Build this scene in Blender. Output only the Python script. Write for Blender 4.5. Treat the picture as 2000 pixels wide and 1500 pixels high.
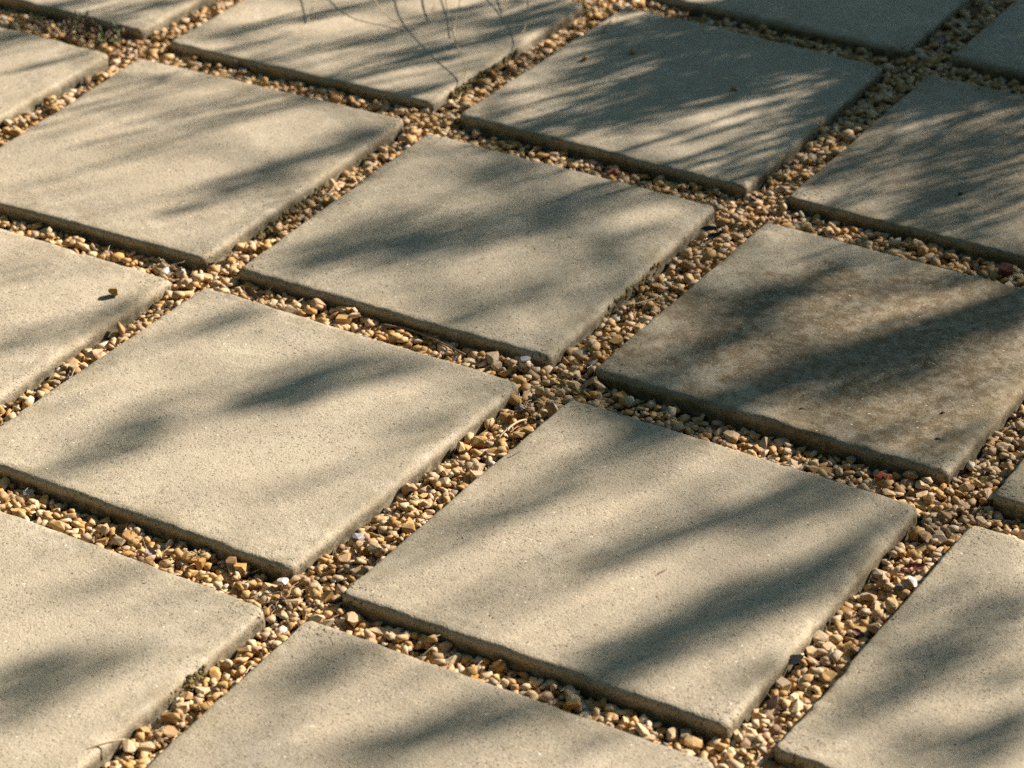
import bpy, math, random
import numpy as np

random.seed(11)
RNG = np.random.default_rng(7)
scene = bpy.context.scene
for o in list(bpy.data.objects):
    bpy.data.objects.remove(o)

# ------------------------------------------------------------------ camera
P = 0.507                                   # slab pitch in metres
cam_data = bpy.data.cameras.new("camera")
cam = bpy.data.objects.new("camera", cam_data)
scene.collection.objects.link(cam)
from mathutils import Matrix, Vector
cam.matrix_world = Matrix(((0.850754, -0.258272, 0.457725, 1.389931), (0.525283, 0.446321, -0.724483, -1.786082), (-0.017179, 0.856792, 0.515376, 1.602418), (0.000000, 0.000000, 0.000000, 1.000000)))
cam_data.sensor_width = 36.0
cam_data.lens = 94.570
cam_data.clip_start = 0.05
cam_data.clip_end = 500.0
cam_data.dof.use_dof = True
cam_data.dof.focus_distance = 2.996
cam_data.dof.aperture_fstop = 7.0
scene.camera = cam

# ------------------------------------------------------------------ light
SUN_EL, SUN_AZ = math.radians(30.0), math.radians(62.0)       # azimuth from +X towards +Y
SUN = np.array([math.cos(SUN_EL) * math.cos(SUN_AZ), math.cos(SUN_EL) * math.sin(SUN_AZ), math.sin(SUN_EL)])
world = bpy.data.worlds.new("World")
scene.world = world
world.use_nodes = True
wn = world.node_tree
wn.nodes.clear()
sky = wn.nodes.new("ShaderNodeTexSky")
sky.sky_type = 'NISHITA'
sky.sun_disc = False
sky.sun_elevation = SUN_EL
sky.sun_rotation = math.pi / 2 - SUN_AZ
sky.air_density = 1.0
sky.dust_density = 1.0
sky.ozone_density = 0.2
bg = wn.nodes.new("ShaderNodeBackground")
bg.inputs[1].default_value = 0.05
wo = wn.nodes.new("ShaderNodeOutputWorld")
tint = wn.nodes.new("ShaderNodeMix")            # white balance of the open shade
tint.data_type = 'RGBA'; tint.blend_type = 'MULTIPLY'
tint.inputs[0].default_value = 1.0
tint.inputs[7].default_value = (0.76, 1.06, 1.02, 1.0)
wn.links.new(sky.outputs[0], tint.inputs[6])
wn.links.new(tint.outputs[2], bg.inputs[0])
wn.links.new(bg.outputs[0], wo.inputs[0])
sd = bpy.data.lights.new("sun", 'SUN')
sd.energy = 5.0
sd.angle = math.radians(0.55)
sd.color = (1.0, 0.875, 0.735)
sun = bpy.data.objects.new("sun", sd)
sun.rotation_euler = Vector(SUN).to_track_quat('Z', 'Y').to_euler()
sun.location = (2, 3, 4)
scene.collection.objects.link(sun)
scene.view_settings.view_transform = 'Standard'
scene.view_settings.look = 'None'
scene.view_settings.gamma = 1.0
scene.view_settings.exposure = 1.36
scene.cycles.use_denoising = False
scene.view_settings.use_curve_mapping = False

# ------------------------------------------------------------------ helpers
def mesh_obj(name, verts, faces, mat, parent=None, smooth=False):
    me = bpy.data.meshes.new(name)
    me.from_pydata([tuple(v) for v in verts], [], [tuple(f) for f in faces])
    me.materials.append(mat)
    if smooth:
        me.shade_smooth()
    o = bpy.data.objects.new(name, me)
    scene.collection.objects.link(o)
    if parent is not None:
        o.parent = parent
    return o

def empty(name, loc=(0, 0, 0)):
    o = bpy.data.objects.new(name, None)
    o.location = loc
    o.empty_display_size = 0.02
    scene.collection.objects.link(o)
    return o

def tag(o, label=None, cat=None, group=None, kind=None):
    if label: o["label"] = label
    if cat: o["category"] = cat
    if group: o["group"] = group
    if kind: o["kind"] = kind
    return o

def _hash(ix, iy, iz, seed):
    h = (ix.astype(np.int64) * 374761393 + iy.astype(np.int64) * 668265263 + iz.astype(np.int64) * 2147483647 + seed * 1274126177) & 0xffffffff
    h = ((h ^ (h >> 13)) * 1274126177) & 0xffffffff
    h = h ^ (h >> 16)
    return (h & 0xffff) / 32767.5 - 1.0

def vnoise(p, freq, seed=0):
    q = np.asarray(p) * freq
    i = np.floor(q).astype(np.int64)
    f = q - i
    f = f * f * (3 - 2 * f)
    out = 0
    for dx in (0, 1):
        for dy in (0, 1):
            for dz in (0, 1):
                w = (f[:, 0] if dx else 1 - f[:, 0]) * (f[:, 1] if dy else 1 - f[:, 1]) * (f[:, 2] if dz else 1 - f[:, 2])
                out = out + w * _hash(i[:, 0] + dx, i[:, 1] + dy, i[:, 2] + dz, seed)
    return out

def tube(pts, radii, sides=5):
    pts = [np.array(p, float) for p in pts]
    vs, fs = [], []
    n = len(pts)
    for k, p in enumerate(pts):
        d = pts[min(k + 1, n - 1)] - pts[max(k - 1, 0)]
        d = d / (np.linalg.norm(d) + 1e-12)
        a = np.cross(d, [0.31, 0.17, 0.93]); a /= np.linalg.norm(a) + 1e-12
        b = np.cross(d, a)
        for s in range(sides):
            t = 2 * math.pi * s / sides
            vs.append(p + radii[k] * (a * math.cos(t) + b * math.sin(t)))
    for k in range(n - 1):
        for s in range(sides):
            s2 = (s + 1) % sides
            fs.append((k * sides + s, k * sides + s2, (k + 1) * sides + s2, (k + 1) * sides + s))
    fs.append(tuple(range(sides))[::-1])
    fs.append(tuple((n - 1) * sides + s for s in range(sides)))
    return vs, fs

def smooth_path(pts, n):
    pts = np.array(pts, float)
    m = len(pts)
    out = []
    for k in range(n):
        t = k / (n - 1) * (m - 1)
        i = min(int(t), m - 2); f = t - i
        p0, p1, p2, p3 = pts[max(i - 1, 0)], pts[i], pts[i + 1], pts[min(i + 2, m - 1)]
        out.append(0.5 * ((2 * p1) + (-p0 + p2) * f + (2 * p0 - 5 * p1 + 4 * p2 - p3) * f * f + (-p0 + 3 * p1 - 3 * p2 + p3) * f ** 3))
    return out

def merge(parts):
    vs, fs = [], []
    for v, f in parts:
        k = len(vs)
        vs.extend(v)
        fs.extend([tuple(i + k for i in q) for q in f])
    return vs, fs

# ------------------------------------------------------------------ materials
class NT:
    def __init__(self, name):
        self.m = bpy.data.materials.new(name)
        self.m.use_nodes = True
        self.t = self.m.node_tree
        self.t.nodes.clear()
        self.out = self.t.nodes.new("ShaderNodeOutputMaterial")
        self.b = self.t.nodes.new("ShaderNodeBsdfPrincipled")
        self.t.links.new(self.b.outputs[0], self.out.inputs[0])
    def n(self, kind, **kw):
        nd = self.t.nodes.new("ShaderNode" + kind)
        for k, v in kw.items(): setattr(nd, k, v)
        return nd
    def l(self, a, b): self.t.links.new(a, b)
    def setv(self, nd, **kw):
        for k, v in kw.items():
            s = nd.inputs[k.replace('_', ' ')] if k.replace('_', ' ') in nd.inputs else nd.inputs[k]
            if hasattr(v, 'links') or hasattr(v, 'is_linked'): self.l(v, s)
            else: s.default_value = v
        return nd
    def noise(self, vec, scale, detail=2.0, rough=0.5):
        nd = self.n("TexNoise"); self.l(vec, nd.inputs["Vector"])
        nd.inputs["Scale"].default_value = scale; nd.inputs["Detail"].default_value = detail; nd.inputs["Roughness"].default_value = rough
        return nd.outputs[0]
    def ramp(self, fac, lo, hi, a=0.0, b=1.0):
        nd = self.n("MapRange"); nd.clamp = True; nd.interpolation_type = 'SMOOTHSTEP'
        self.l(fac, nd.inputs[0])
        for k, v in enumerate((lo, hi, a, b)): nd.inputs[k + 1].default_value = v
        return nd.outputs[0]
    def math(self, op, a, b=None):
        nd = self.n("Math", operation=op)
        for k, v in enumerate((a, b)):
            if v is None: continue
            if isinstance(v, (int, float)): nd.inputs[k].default_value = v
            else: self.l(v, nd.inputs[k])
        return nd.outputs[0]
    def mix(self, fac, a, b, mode='MIX'):
        nd = self.n("Mix"); nd.data_type = 'RGBA'; nd.blend_type = mode
        ins = [nd.inputs[0], nd.inputs[6], nd.inputs[7]]
        for s, v in zip(ins, (fac, a, b)):
            if isinstance(v, (int, float)): s.default_value = v
            elif isinstance(v, tuple): s.default_value = (*v, 1.0)
            else: self.l(v, s)
        return nd.outputs[2]
    def coords(self):
        tc = self.n("TexCoord"); oi = self.n("ObjectInfo")
        mul = self.math('MULTIPLY', oi.outputs["Random"], 37.0)
        vm = self.n("VectorMath", operation='ADD')
        cx = self.n("CombineXYZ")
        for k in range(3): self.l(mul, cx.inputs[k])
        self.l(tc.outputs["Object"], vm.inputs[0]); self.l(cx.outputs[0], vm.inputs[1])
        return vm.outputs[0], tc, oi

def concrete(name, base, grey, stain=0.0, stain_col=(0.10, 0.075, 0.045)):
    t = NT(name)
    vec, tc, oi = t.coords()
    big = t.noise(vec, 7.0, 3.0, 0.6)
    mid = t.noise(vec, 45.0, 3.0, 0.6)
    fine = t.noise(vec, 330.0, 2.5, 0.7)
    grain = t.noise(vec, 800.0, 1.0, 0.5)
    pore = t.noise(vec, 210.0, 2.0, 0.65)
    c = t.mix(t.ramp(big, 0.35, 0.65), base, grey)
    c = t.mix(t.ramp(mid, 0.40, 0.72, 0.0, 0.22), c, tuple(0.72 * v for v in grey))
    # per slab tone
    tone = t.ramp(oi.outputs["Random"], 0.0, 1.0, 0.0, 0.24)
    c = t.mix(tone, c, tuple(0.6 * v for v in grey))
    hue = t.ramp(t.math('FRACT', t.math('MULTIPLY', oi.outputs["Random"], 7.31)), 0.2, 1.0, 0.0, 0.30)
    c = t.mix(hue, c, (0.37, 0.34, 0.265))
    dens = t.math('MULTIPLY', t.ramp(t.noise(vec, 4.5, 3.0, 0.6), 0.36, 0.62, 0.60, 1.0), t.ramp(t.math('FRACT', t.math('MULTIPLY', oi.outputs["Random"], 3.77)), 0.0, 1.0, 0.75, 1.0))
    if stain > 0:
        s1 = t.noise(vec, 7.5, 6.0, 0.70)
        s2 = t.noise(vec, 75.0, 4.0, 0.75)
        sp_ = t.n("SeparateXYZ"); t.l(tc.outputs["Object"], sp_.inputs[0])
        em = t.n("VectorMath", operation='DISTANCE'); t.l(tc.outputs["Object"], em.inputs[0]); em.inputs[1].default_value = (0.035, 0.0, 0.0)
        s1 = t.math('SUBTRACT', s1, t.ramp(em.outputs["Value"], 0.12, 0.27, -0.07, 0.13))
        sm = t.math('MULTIPLY', t.ramp(s1, 0.34, 0.47, 0.0, stain), t.ramp(s2, 0.36, 0.60, 0.35, 1.0))
        c = t.mix(sm, c, stain_col)
    # sand grain: light and dark grains
    c = t.mix(t.math('MULTIPLY', t.ramp(fine, 0.45, 0.30, 0.0, 0.85), dens), c, (0.10, 0.085, 0.06))
    c = t.mix(t.ramp(fine, 0.56, 0.72, 0.0, 0.5), c, tuple(min(0.72, 1.45 * v) for v in base))
    c = t.mix(t.ramp(grain, 0.46, 0.32, 0.0, 0.55), c, (0.12, 0.10, 0.07))
    pm = t.ramp(pore, 0.335, 0.27, 0.0, 0.95)
    c = t.mix(pm, c, (0.045, 0.038, 0.03))
    vo = t.n("TexVoronoi"); t.l(vec, vo.inputs["Vector"]); vo.inputs["Scale"].default_value = 270.0
    sv = t.n("SeparateColor"); t.l(vo.outputs["Color"], sv.inputs[0])
    rad = t.math('MULTIPLY', sv.outputs[0], 0.37)
    dot = t.math('MULTIPLY', t.math('GREATER_THAN', sv.outputs[1], 0.42), t.math('LESS_THAN', vo.outputs["Distance"], rad))
    c = t.mix(t.math('MULTIPLY', t.math('MULTIPLY', dot, dens), 0.88), c, (0.07, 0.058, 0.042))
    v2 = t.n("TexVoronoi"); t.l(vec, v2.inputs["Vector"]); v2.inputs["Scale"].default_value = 160.0
    s2_ = t.n("SeparateColor"); t.l(v2.outputs["Color"], s2_.inputs[0])
    d2_ = t.math('MULTIPLY', t.math('GREATER_THAN', s2_.outputs[1], 0.965), t.math('LESS_THAN', v2.outputs["Distance"], 0.20))
    c = t.mix(t.math('MULTIPLY', d2_, 0.7), c, (0.80, 0.76, 0.68))
    # soil splash and algae low on the sides, darkened further to paint in shade
    sep = t.n("SeparateXYZ"); t.l(tc.outputs["Object"], sep.inputs[0])
    # weathering: water marks, pale bloom, grime near the edges
    wm = t.noise(vec, 13.0, 4.0, 0.68)
    c = t.mix(t.ramp(wm, 0.50, 0.56, 0.0, 0.16), c, tuple(0.70 * v for v in grey))
    c = t.mix(t.ramp(wm, 0.44, 0.33, 0.0, 0.22), c, (0.56, 0.51, 0.42))
    ex = t.math('MAXIMUM', t.math('ABSOLUTE', sep.outputs[0]), t.math('ABSOLUTE', sep.outputs[1]))
    gr = t.math('MULTIPLY', t.ramp(ex, 0.17, 0.226, 0.0, 0.5), t.ramp(t.noise(vec, 22.0, 4.0, 0.7), 0.42, 0.66))
    c = t.mix(gr, c, (0.20, 0.165, 0.095))
    mn = t.math('MINIMUM', t.math('ABSOLUTE', sep.outputs[0]), t.math('ABSOLUTE', sep.outputs[1]))
    cpit = t.math('MULTIPLY', t.ramp(mn, 0.165, 0.215), t.ramp(pore, 0.42, 0.36))
    c = t.mix(t.math('MULTIPLY', cpit, 0.8), c, (0.06, 0.05, 0.035))
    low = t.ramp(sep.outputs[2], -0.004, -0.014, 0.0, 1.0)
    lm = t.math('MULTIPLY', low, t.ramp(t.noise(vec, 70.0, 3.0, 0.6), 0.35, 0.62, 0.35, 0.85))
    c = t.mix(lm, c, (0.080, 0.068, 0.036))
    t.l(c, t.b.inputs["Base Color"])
    t.b.inputs["Roughness"].default_value = 0.88
    t.b.inputs["Specular IOR Level"].default_value = 0.25
    h = t.math('ADD', t.math('MULTIPLY', fine, 1.0), t.math('MULTIPLY', grain, 0.45))
    h = t.math('ADD', h, t.math('MULTIPLY', mid, 0.30))
    h = t.math('SUBTRACT', h, t.math('MULTIPLY', cpit, 0.8))
    h = t.math('SUBTRACT', h, t.math('ADD', t.math('MULTIPLY', pm, 0.6), t.math('MULTIPLY', dot, 0.35)))
    bp = t.n("Bump"); bp.inputs["Strength"].default_value = 0.52; bp.inputs["Distance"].default_value = 0.0016
    t.l(h, bp.inputs["Height"]); t.l(bp.outputs[0], t.b.inputs["Normal"])
    return t.m

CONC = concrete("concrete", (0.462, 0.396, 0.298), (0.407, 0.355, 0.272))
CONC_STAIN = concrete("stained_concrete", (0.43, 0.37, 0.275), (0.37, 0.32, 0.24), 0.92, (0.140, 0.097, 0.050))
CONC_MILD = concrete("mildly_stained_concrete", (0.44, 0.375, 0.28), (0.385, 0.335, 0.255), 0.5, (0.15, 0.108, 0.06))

def stone_material():
    t = NT("gravel_stone")
    tc = t.n("TexCoord"); oi = t.n("ObjectInfo")
    at = t.n("Attribute", attribute_name="tone")
    r = t.math('FRACT', t.math('ADD', at.outputs["Fac"], oi.outputs["Random"]))
    cr = t.n("ValToRGB"); t.l(r, cr.inputs[0])
    e = cr.color_ramp; e.interpolation = 'CONSTANT'
    cols = [(0.0, (0.439, 0.270, 0.104)), (0.14, (0.499, 0.340, 0.168)), (0.28, (0.387, 0.220, 0.072)), (0.38, (0.542, 0.407, 0.248)),
            (0.50, (0.490, 0.349, 0.216)), (0.60, (0.430, 0.237, 0.068)), (0.68, (0.473, 0.357, 0.232)), (0.76, (0.327, 0.203, 0.096)),
            (0.83, (0.507, 0.390, 0.256)), (0.87, (0.430, 0.290, 0.176)), (0.925, (0.284, 0.224, 0.160)), (0.96, (0.206, 0.124, 0.068)), (0.984, (0.568, 0.498, 0.400)), (0.993, (0.198, 0.174, 0.176))]
    while len(e.elements) < len(cols): e.elements.new(0.5)
    for el, (p, c) in zip(e.elements, cols):
        el.position = p; el.color = (*c, 1)
    geo = t.n("NewGeometry")
    n1 = t.noise(geo.outputs["Position"], 160.0, 3.0, 0.6)
    n2 = t.noise(geo.outputs["Position"], 700.0, 2.0, 0.6)
    c = t.mix(t.ramp(n1, 0.45, 0.7, 0.0, 0.5), cr.outputs[0], (0.42, 0.235, 0.075))
    c = t.mix(t.ramp(n1, 0.42, 0.28, 0.0, 0.5), c, (0.64, 0.55, 0.42))
    c = t.mix(t.ramp(n2, 0.42, 0.30, 0.0, 0.4), c, (0.2, 0.13, 0.06))
    t.l(c, t.b.inputs["Base Color"])
    t.b.inputs["Roughness"].default_value = 0.72
    bp = t.n("Bump"); bp.inputs["Strength"].default_value = 0.5; bp.inputs["Distance"].default_value = 0.0012
    h = t.math('ADD', n1, t.math('MULTIPLY', n2, 0.4))
    t.l(h, bp.inputs["Height"]); t.l(bp.outputs[0], t.b.inputs["Normal"])
    return t.m
STONE = stone_material()

def plain(name, col, rough=0.7, var=0.35, scale=200.0, col2=None, transl=0.0):
    t = NT(name)
    vec, tc, oi = t.coords()
    n = t.noise(vec, scale, 3.0, 0.6)
    c = t.mix(t.ramp(n, 0.3, 0.7), tuple(v * (1 - var) for v in col), col2 or tuple(min(0.9, v * (1 + var)) for v in col))
    t.l(c, t.b.inputs["Base Color"])
    t.b.inputs["Roughness"].default_value = rough
    bp = t.n("Bump"); bp.inputs["Strength"].default_value = 0.4; bp.inputs["Distance"].default_value = 0.0005
    t.l(n, bp.inputs["Height"]); t.l(bp.outputs[0], t.b.inputs["Normal"])
    if transl > 0:
        tr = t.n("BsdfTranslucent"); t.l(c, tr.inputs[0])
        mx = t.n("MixShader"); mx.inputs[0].default_value = transl
        t.l(t.b.outputs[0], mx.inputs[1]); t.l(tr.outputs[0], mx.inputs[2]); t.l(mx.outputs[0], t.out.inputs[0])
    return t.m

RED_STONE = plain("red_stone", (0.36, 0.085, 0.035), 0.7)
WHITE_STONE = plain("white_stone", (0.70, 0.65, 0.58), 0.7, 0.12)
SLATE = plain("slate_stone", (0.12, 0.125, 0.15), 0.65)
GREY_STONE = plain("grey_stone", (0.27, 0.26, 0.26), 0.7, 0.2)
BRICK_RED = plain("brick_red", (0.15, 0.05, 0.035), 0.85)
STRAW = plain("straw", (0.46, 0.35, 0.21), 0.6, 0.2, 90.0)
TWIG = plain("twig_bark", (0.20, 0.125, 0.07), 0.75, 0.35, 150.0)
ROOT = plain("dry_root", (0.33, 0.25, 0.17), 0.8)
LEAF_BROWN = plain("brown_leaf", (0.20, 0.115, 0.06), 0.6, 0.35, 120.0, transl=0.2)
LEAF_RED = plain("red_leaf", (0.19, 0.045, 0.03), 0.55, 0.35, 120.0, transl=0.15)
LEAF_MAUVE = plain("mauve_leaf", (0.30, 0.21, 0.21), 0.6, 0.3, 120.0, transl=0.15)
LEAF_TAN = plain("tan_leaf", (0.40, 0.30, 0.19), 0.6, 0.3, 120.0, transl=0.2)
LEAF_BLACK = plain("black_leaf", (0.022, 0.023, 0.024), 0.22, 0.2)
LEAF_GREY = plain("grey_leaf", (0.24, 0.235, 0.23), 0.6, 0.4, 400.0, transl=0.1)
SEED = plain("seed_husk", (0.10, 0.065, 0.04), 0.6)
MOSS = plain("moss", (0.15, 0.115, 0.045), 0.95, 0.45, 260.0)
WEED_GREEN = plain("weed_green", (0.07, 0.115, 0.03), 0.55, 0.4, 150.0, transl=0.2)
WEED_RED = plain("weed_red", (0.14, 0.07, 0.045), 0.55, 0.4, 150.0, transl=0.2)
TREE_LEAF = plain("tree_leaf", (0.06, 0.085, 0.03), 0.55, 0.3, 60.0)
BARK = plain("bark", (0.13, 0.10, 0.07), 0.9, 0.4, 40.0)
def soil_material():
    t = NT("soil")
    geo = t.n("NewGeometry")
    n1 = t.noise(geo.outputs["Position"], 90.0, 4.0, 0.7)
    n2 = t.noise(geo.outputs["Position"], 3.0, 3.0, 0.6)
    c = t.mix(t.ramp(n1, 0.35, 0.65), (0.16, 0.105, 0.05), (0.38, 0.26, 0.125))
    c = t.mix(t.ramp(n2, 0.4, 0.7, 0.0, 0.4), c, (0.10, 0.08, 0.05))
    t.l(c, t.b.inputs["Base Color"]); t.b.inputs["Roughness"].default_value = 0.95
    bp = t.n("Bump"); bp.inputs["Strength"].default_value = 1.0; bp.inputs["Distance"].default_value = 0.008
    t.l(n1, bp.inputs["Height"]); t.l(bp.outputs[0], t.b.inputs["Normal"])
    return t.m
SOIL = soil_material()

# ------------------------------------------------------------------ ground
BASE_Z = -0.030
gv, gf = [], []
xs = [-60, -12, -4, -2.4, 2.0, 4, 12, 60]
for y in xs:
    for x in xs: gv.append((x, y, BASE_Z))
m_ = len(xs)
for j in range(m_ - 1):
    for i in range(m_ - 1):
        gf.append((j * m_ + i, j * m_ + i + 1, (j + 1) * m_ + i + 1, (j + 1) * m_ + i))
ground = mesh_obj("ground", gv, gf, SOIL)
tag(ground, "brown earth and golden gravel bed under and between the concrete slabs", None, None, "structure")

# ------------------------------------------------------------------ paving slabs
# corner order: left, top, right, bottom (world metres, seen from above)
SLABS = {(-1, 1): [(-0.4803, 0.5348), (-0.4872, 0.9811), (-0.0387, 0.9804), (-0.0282, 0.5408)], (-1, 0): [(-0.4936, 0.0335), (-0.4868, 0.4792), (-0.0276, 0.4777), (-0.0395, 0.0354)], (0, 0): [(0.029, 0.0256), (0.0379, 0.4787), (0.477, 0.4731), (0.4747, 0.0308)], (0, 1): [(0.0298, 0.5404), (0.0346, 0.9762), (0.4816, 0.9789), (0.4769, 0.543)], (-2, 1): [(-0.9632, 0.5179), (-0.9884, 0.9799), (-0.5343, 0.9974), (-0.5319, 0.5331)], (-2, 2): [(-0.9903, 1.0462), (-0.9849, 1.4961), (-0.5274, 1.4761), (-0.5363, 1.0652)], (-1, 2): [(-0.4791, 1.044), (-0.4667, 1.4945), (-0.0358, 1.486), (-0.0328, 1.0478)], (0, 2): [(0.025, 1.052), (0.0289, 1.4923), (0.4774, 1.4974), (0.4774, 1.0469)], (0, 3): [(0.0322, 1.5654), (0.0322, 2.0158), (0.4826, 2.0158), (0.4826, 1.5654)], (-1, 3): [(-0.4847, 1.5526), (-0.4847, 2.003), (-0.0343, 2.003), (-0.0343, 1.5526)], (-3, 2): [(-1.4981, 1.0569), (-1.4981, 1.5073), (-1.0477, 1.5073), (-1.0477, 1.0569)], (-3, 1): [(-1.4842, 0.5184), (-1.4842, 0.9688), (-1.0338, 0.9688), (-1.0338, 0.5184)], (-2, 0): [(-0.9842, 0.0245), (-0.9842, 0.4749), (-0.5338, 0.4749), (-0.5338, 0.0245)], (-1, -1): [(-0.4683, -0.4834), (-0.4683, -0.033), (-0.0179, -0.033), (-0.0179, -0.4834)], (0, -1): [(0.0358, -0.4756), (0.0286, -0.0283), (0.4934, -0.0221), (0.4862, -0.4756)], (1, 0): [(0.5272, 0.0241), (0.537, 0.4706), (0.9825, 0.4726), (0.9825, 0.0221)], (1, 1): [(0.5337, 0.5291), (0.5337, 0.9795), (0.9841, 0.9795), (0.9841, 0.5291)]}
SEEN = set(SLABS)
HALF, GAP = P / 2, 0.0566
for (i, j) in [(-3, 0), (-2, -1), (-1, -2), (0, -2), (1, -1), (2, -1), (2, 0), (2, 1), (1, 2), (1, 3), (-1, 4), (-2, 3), (-3, 3), (-4, 1), (-4, 2), (-4, 3)]:
    if (i, j) in SLABS: continue
    x0, x1, y0, y1 = i * P + GAP / 2, (i + 1) * P - GAP / 2, j * P + GAP / 2, (j + 1) * P - GAP / 2
    SLABS[(i, j)] = [(x0, y0), (x0, y1), (x1, y1), (x1, y0)]
LABELS = {(-1, 1): 'pale slab in the middle of the paving under a broad band of leaf shade', (-1, 0): 'big pale sunlit slab at left with a pitted front corner', (0, 0): 'pale slab in the lower right centre with leaf shade across its front edge', (0, 1): 'brown-stained blotchy slab at right, darkest of the paving, seed husks on it', (-2, 1): 'large sunlit slab at upper left with one narrow slanting shadow', (-2, 2): 'slab at the top centre with thin grass stalks hanging over it', (-1, 2): 'half-shaded slab right of top centre with streaks of sun and two small stones', (0, 2): 'slab at the right edge above the brown-stained one, streaked with sun', (0, 3): 'dark shaded slab cut off by the top right corner', (-1, 3): 'dark shaded slab along the top edge, right of centre', (-3, 2): 'slab cut off by the top left corner, behind the low weeds', (-3, 1): 'slab at the left edge in front of the low weeds, only its right corner showing', (-2, 0): 'pale slab at the left edge with a single loose stone near its right corner', (-1, -1): 'coarse grainy slab in the bottom left corner with moss on its side', (0, -1): 'slab at the bottom centre, its front cut off by the bottom edge', (1, 0): 'slab in the bottom right corner under soft leaf shade', (1, 1): 'slab at the right edge of which only a rounded grey corner shows'}
EDGE_R, CORNER_R, INSET = 0.0067, 0.0095, 0.014

def slab_mesh(quad, n, seed, rr):
    q = np.array(quad)
    cen = q.mean(0)
    q = q - cen
    A, B, C_, D = q[0], q[3], q[2], q[1]              # (0,0) (1,0) (1,1) (0,1)
    wx = 0.5 * (np.linalg.norm(B - A) + np.linalg.norm(C_ - D))
    wy = 0.5 * (np.linalg.norm(D - A) + np.linalg.norm(C_ - B))
    def bil(u, v):
        return ((1 - u) * (1 - v))[:, None] * A + (u * (1 - v))[:, None] * B + (u * v)[:, None] * C_ + ((1 - u) * v)[:, None] * D
    # parameter with finer steps towards the corners
    t = np.linspace(0, 1, n + 1)
    t = t - 0.075 * np.sin(2 * np.pi * t)
    iu, iv = INSET / wx, INSET / wy
    U, V = np.meshgrid(iu + t * (1 - 2 * iu), iv + t * (1 - 2 * iv), indexing='xy')
    verts = [np.c_[bil(U.ravel(), V.ravel()), np.zeros((n + 1) ** 2)]]
    faces = []
    for j in range(n):
        for i in range(n):
            a = j * (n + 1) + i
            faces.append((a, a + 1, a + n + 2, a + n + 1))
    # border loop, counter-clockwise from (0,0)
    loop = [i for i in range(n)] + [j * (n + 1) + n for j in range(n)] + [n * (n + 1) + n - i for i in range(n)] + [(n - j) * (n + 1) for j in range(n)]
    tu = np.concatenate([t[:-1], np.ones(n), t[::-1][:-1], np.zeros(n)])
    tv = np.concatenate([np.zeros(n), t[:-1], np.ones(n), t[::-1][:-1]])
    M = 4 * n
    r = EDGE_R * rr
    rings = [(0.0108, 0.0)]
    for k in range(1, 9):
        a = k / 8 * math.pi / 2
        rings.append((r * (1 - math.sin(a)) , -r * (1 - math.cos(a))))
    rings += [(0.0, -0.010), (0.0, -0.0145), (0.0, -0.020), (0.0, -0.030), (0.0, -0.042)]
    prev = np.array(loop)
    base = (n + 1) ** 2
    for d, z in rings:
        du, dv = d / wx, d / wy
        X = (du + tu * (1 - 2 * du)) * wx; Y = (dv + tv * (1 - 2 * dv)) * wy
        rc = max(0.0, CORNER_R - d)
        if rc > 0:
            cx = np.clip(X, d + rc, wx - d - rc); cy = np.clip(Y, d + rc, wy - d - rc)
            ex, ey = X - cx, Y - cy
            both = (np.abs(ex) > 1e-9) & (np.abs(ey) > 1e-9)
            # square corner to round corner
            L = np.sqrt(ex ** 2 + ey ** 2) + 1e-12
            X = np.where(both, cx + ex / L * rc, X); Y = np.where(both, cy + ey / L * rc, Y)
        verts.append(np.c_[bil(X / wx, Y / wy), np.full(M, z)])
        cur = base + np.arange(M)
        for k in range(M):
            k2 = (k + 1) % M
            faces.append((cur[k], cur[k2], prev[k2], prev[k]))
        prev = cur
        base += M
    v = np.vstack(verts)
    # unevenness
    s = v + np.array([seed * 3.1, seed * 1.7, 0])
    dist = np.minimum.reduce([np.abs(v[:, 0] - v[:, 0].min()), np.abs(v[:, 0] - v[:, 0].max()), np.abs(v[:, 1] - v[:, 1].min()), np.abs(v[:, 1] - v[:, 1].max())])
    edge = np.clip(1 - dist / 0.03, 0, 1)
    v[:, 2] += 0.0010 * vnoise(s, 7, 1) + 0.0004 * vnoise(s, 28, 2) + (0.00025 + 0.0004 * edge) * vnoise(s, 120, 3)
    v[:, 2] -= edge ** 2 * 0.0022 * np.clip(vnoise(s, 22, 8) - 0.15, 0, 1)            # worn, chipped edges
    chip = np.clip(vnoise(s, 24, 12) - 0.40, 0, 1) * np.clip(vnoise(s, 85, 13) + 0.6, 0, 1.4)
    fade = np.clip((0.0115 - dist) / 0.008, 0, 1) * np.clip((v[:, 2] + 0.018) / 0.008, 0, 1)
    inw = -v[:, :2] / (np.linalg.norm(v[:, :2], axis=1)[:, None] + 1e-9)
    v[:, :2] += inw * (chip * fade * 0.0045)[:, None]
    v[:, 2] -= chip * fade * 0.0030
    for ax in (0, 1):
        v[:, ax] += edge * (0.0009 * vnoise(s, 14, 4 + ax) + 0.0007 * vnoise(s, 60, 6 + ax) + 0.0004 * vnoise(s, 190, 9 + ax))
    return v, faces, cen

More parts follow.
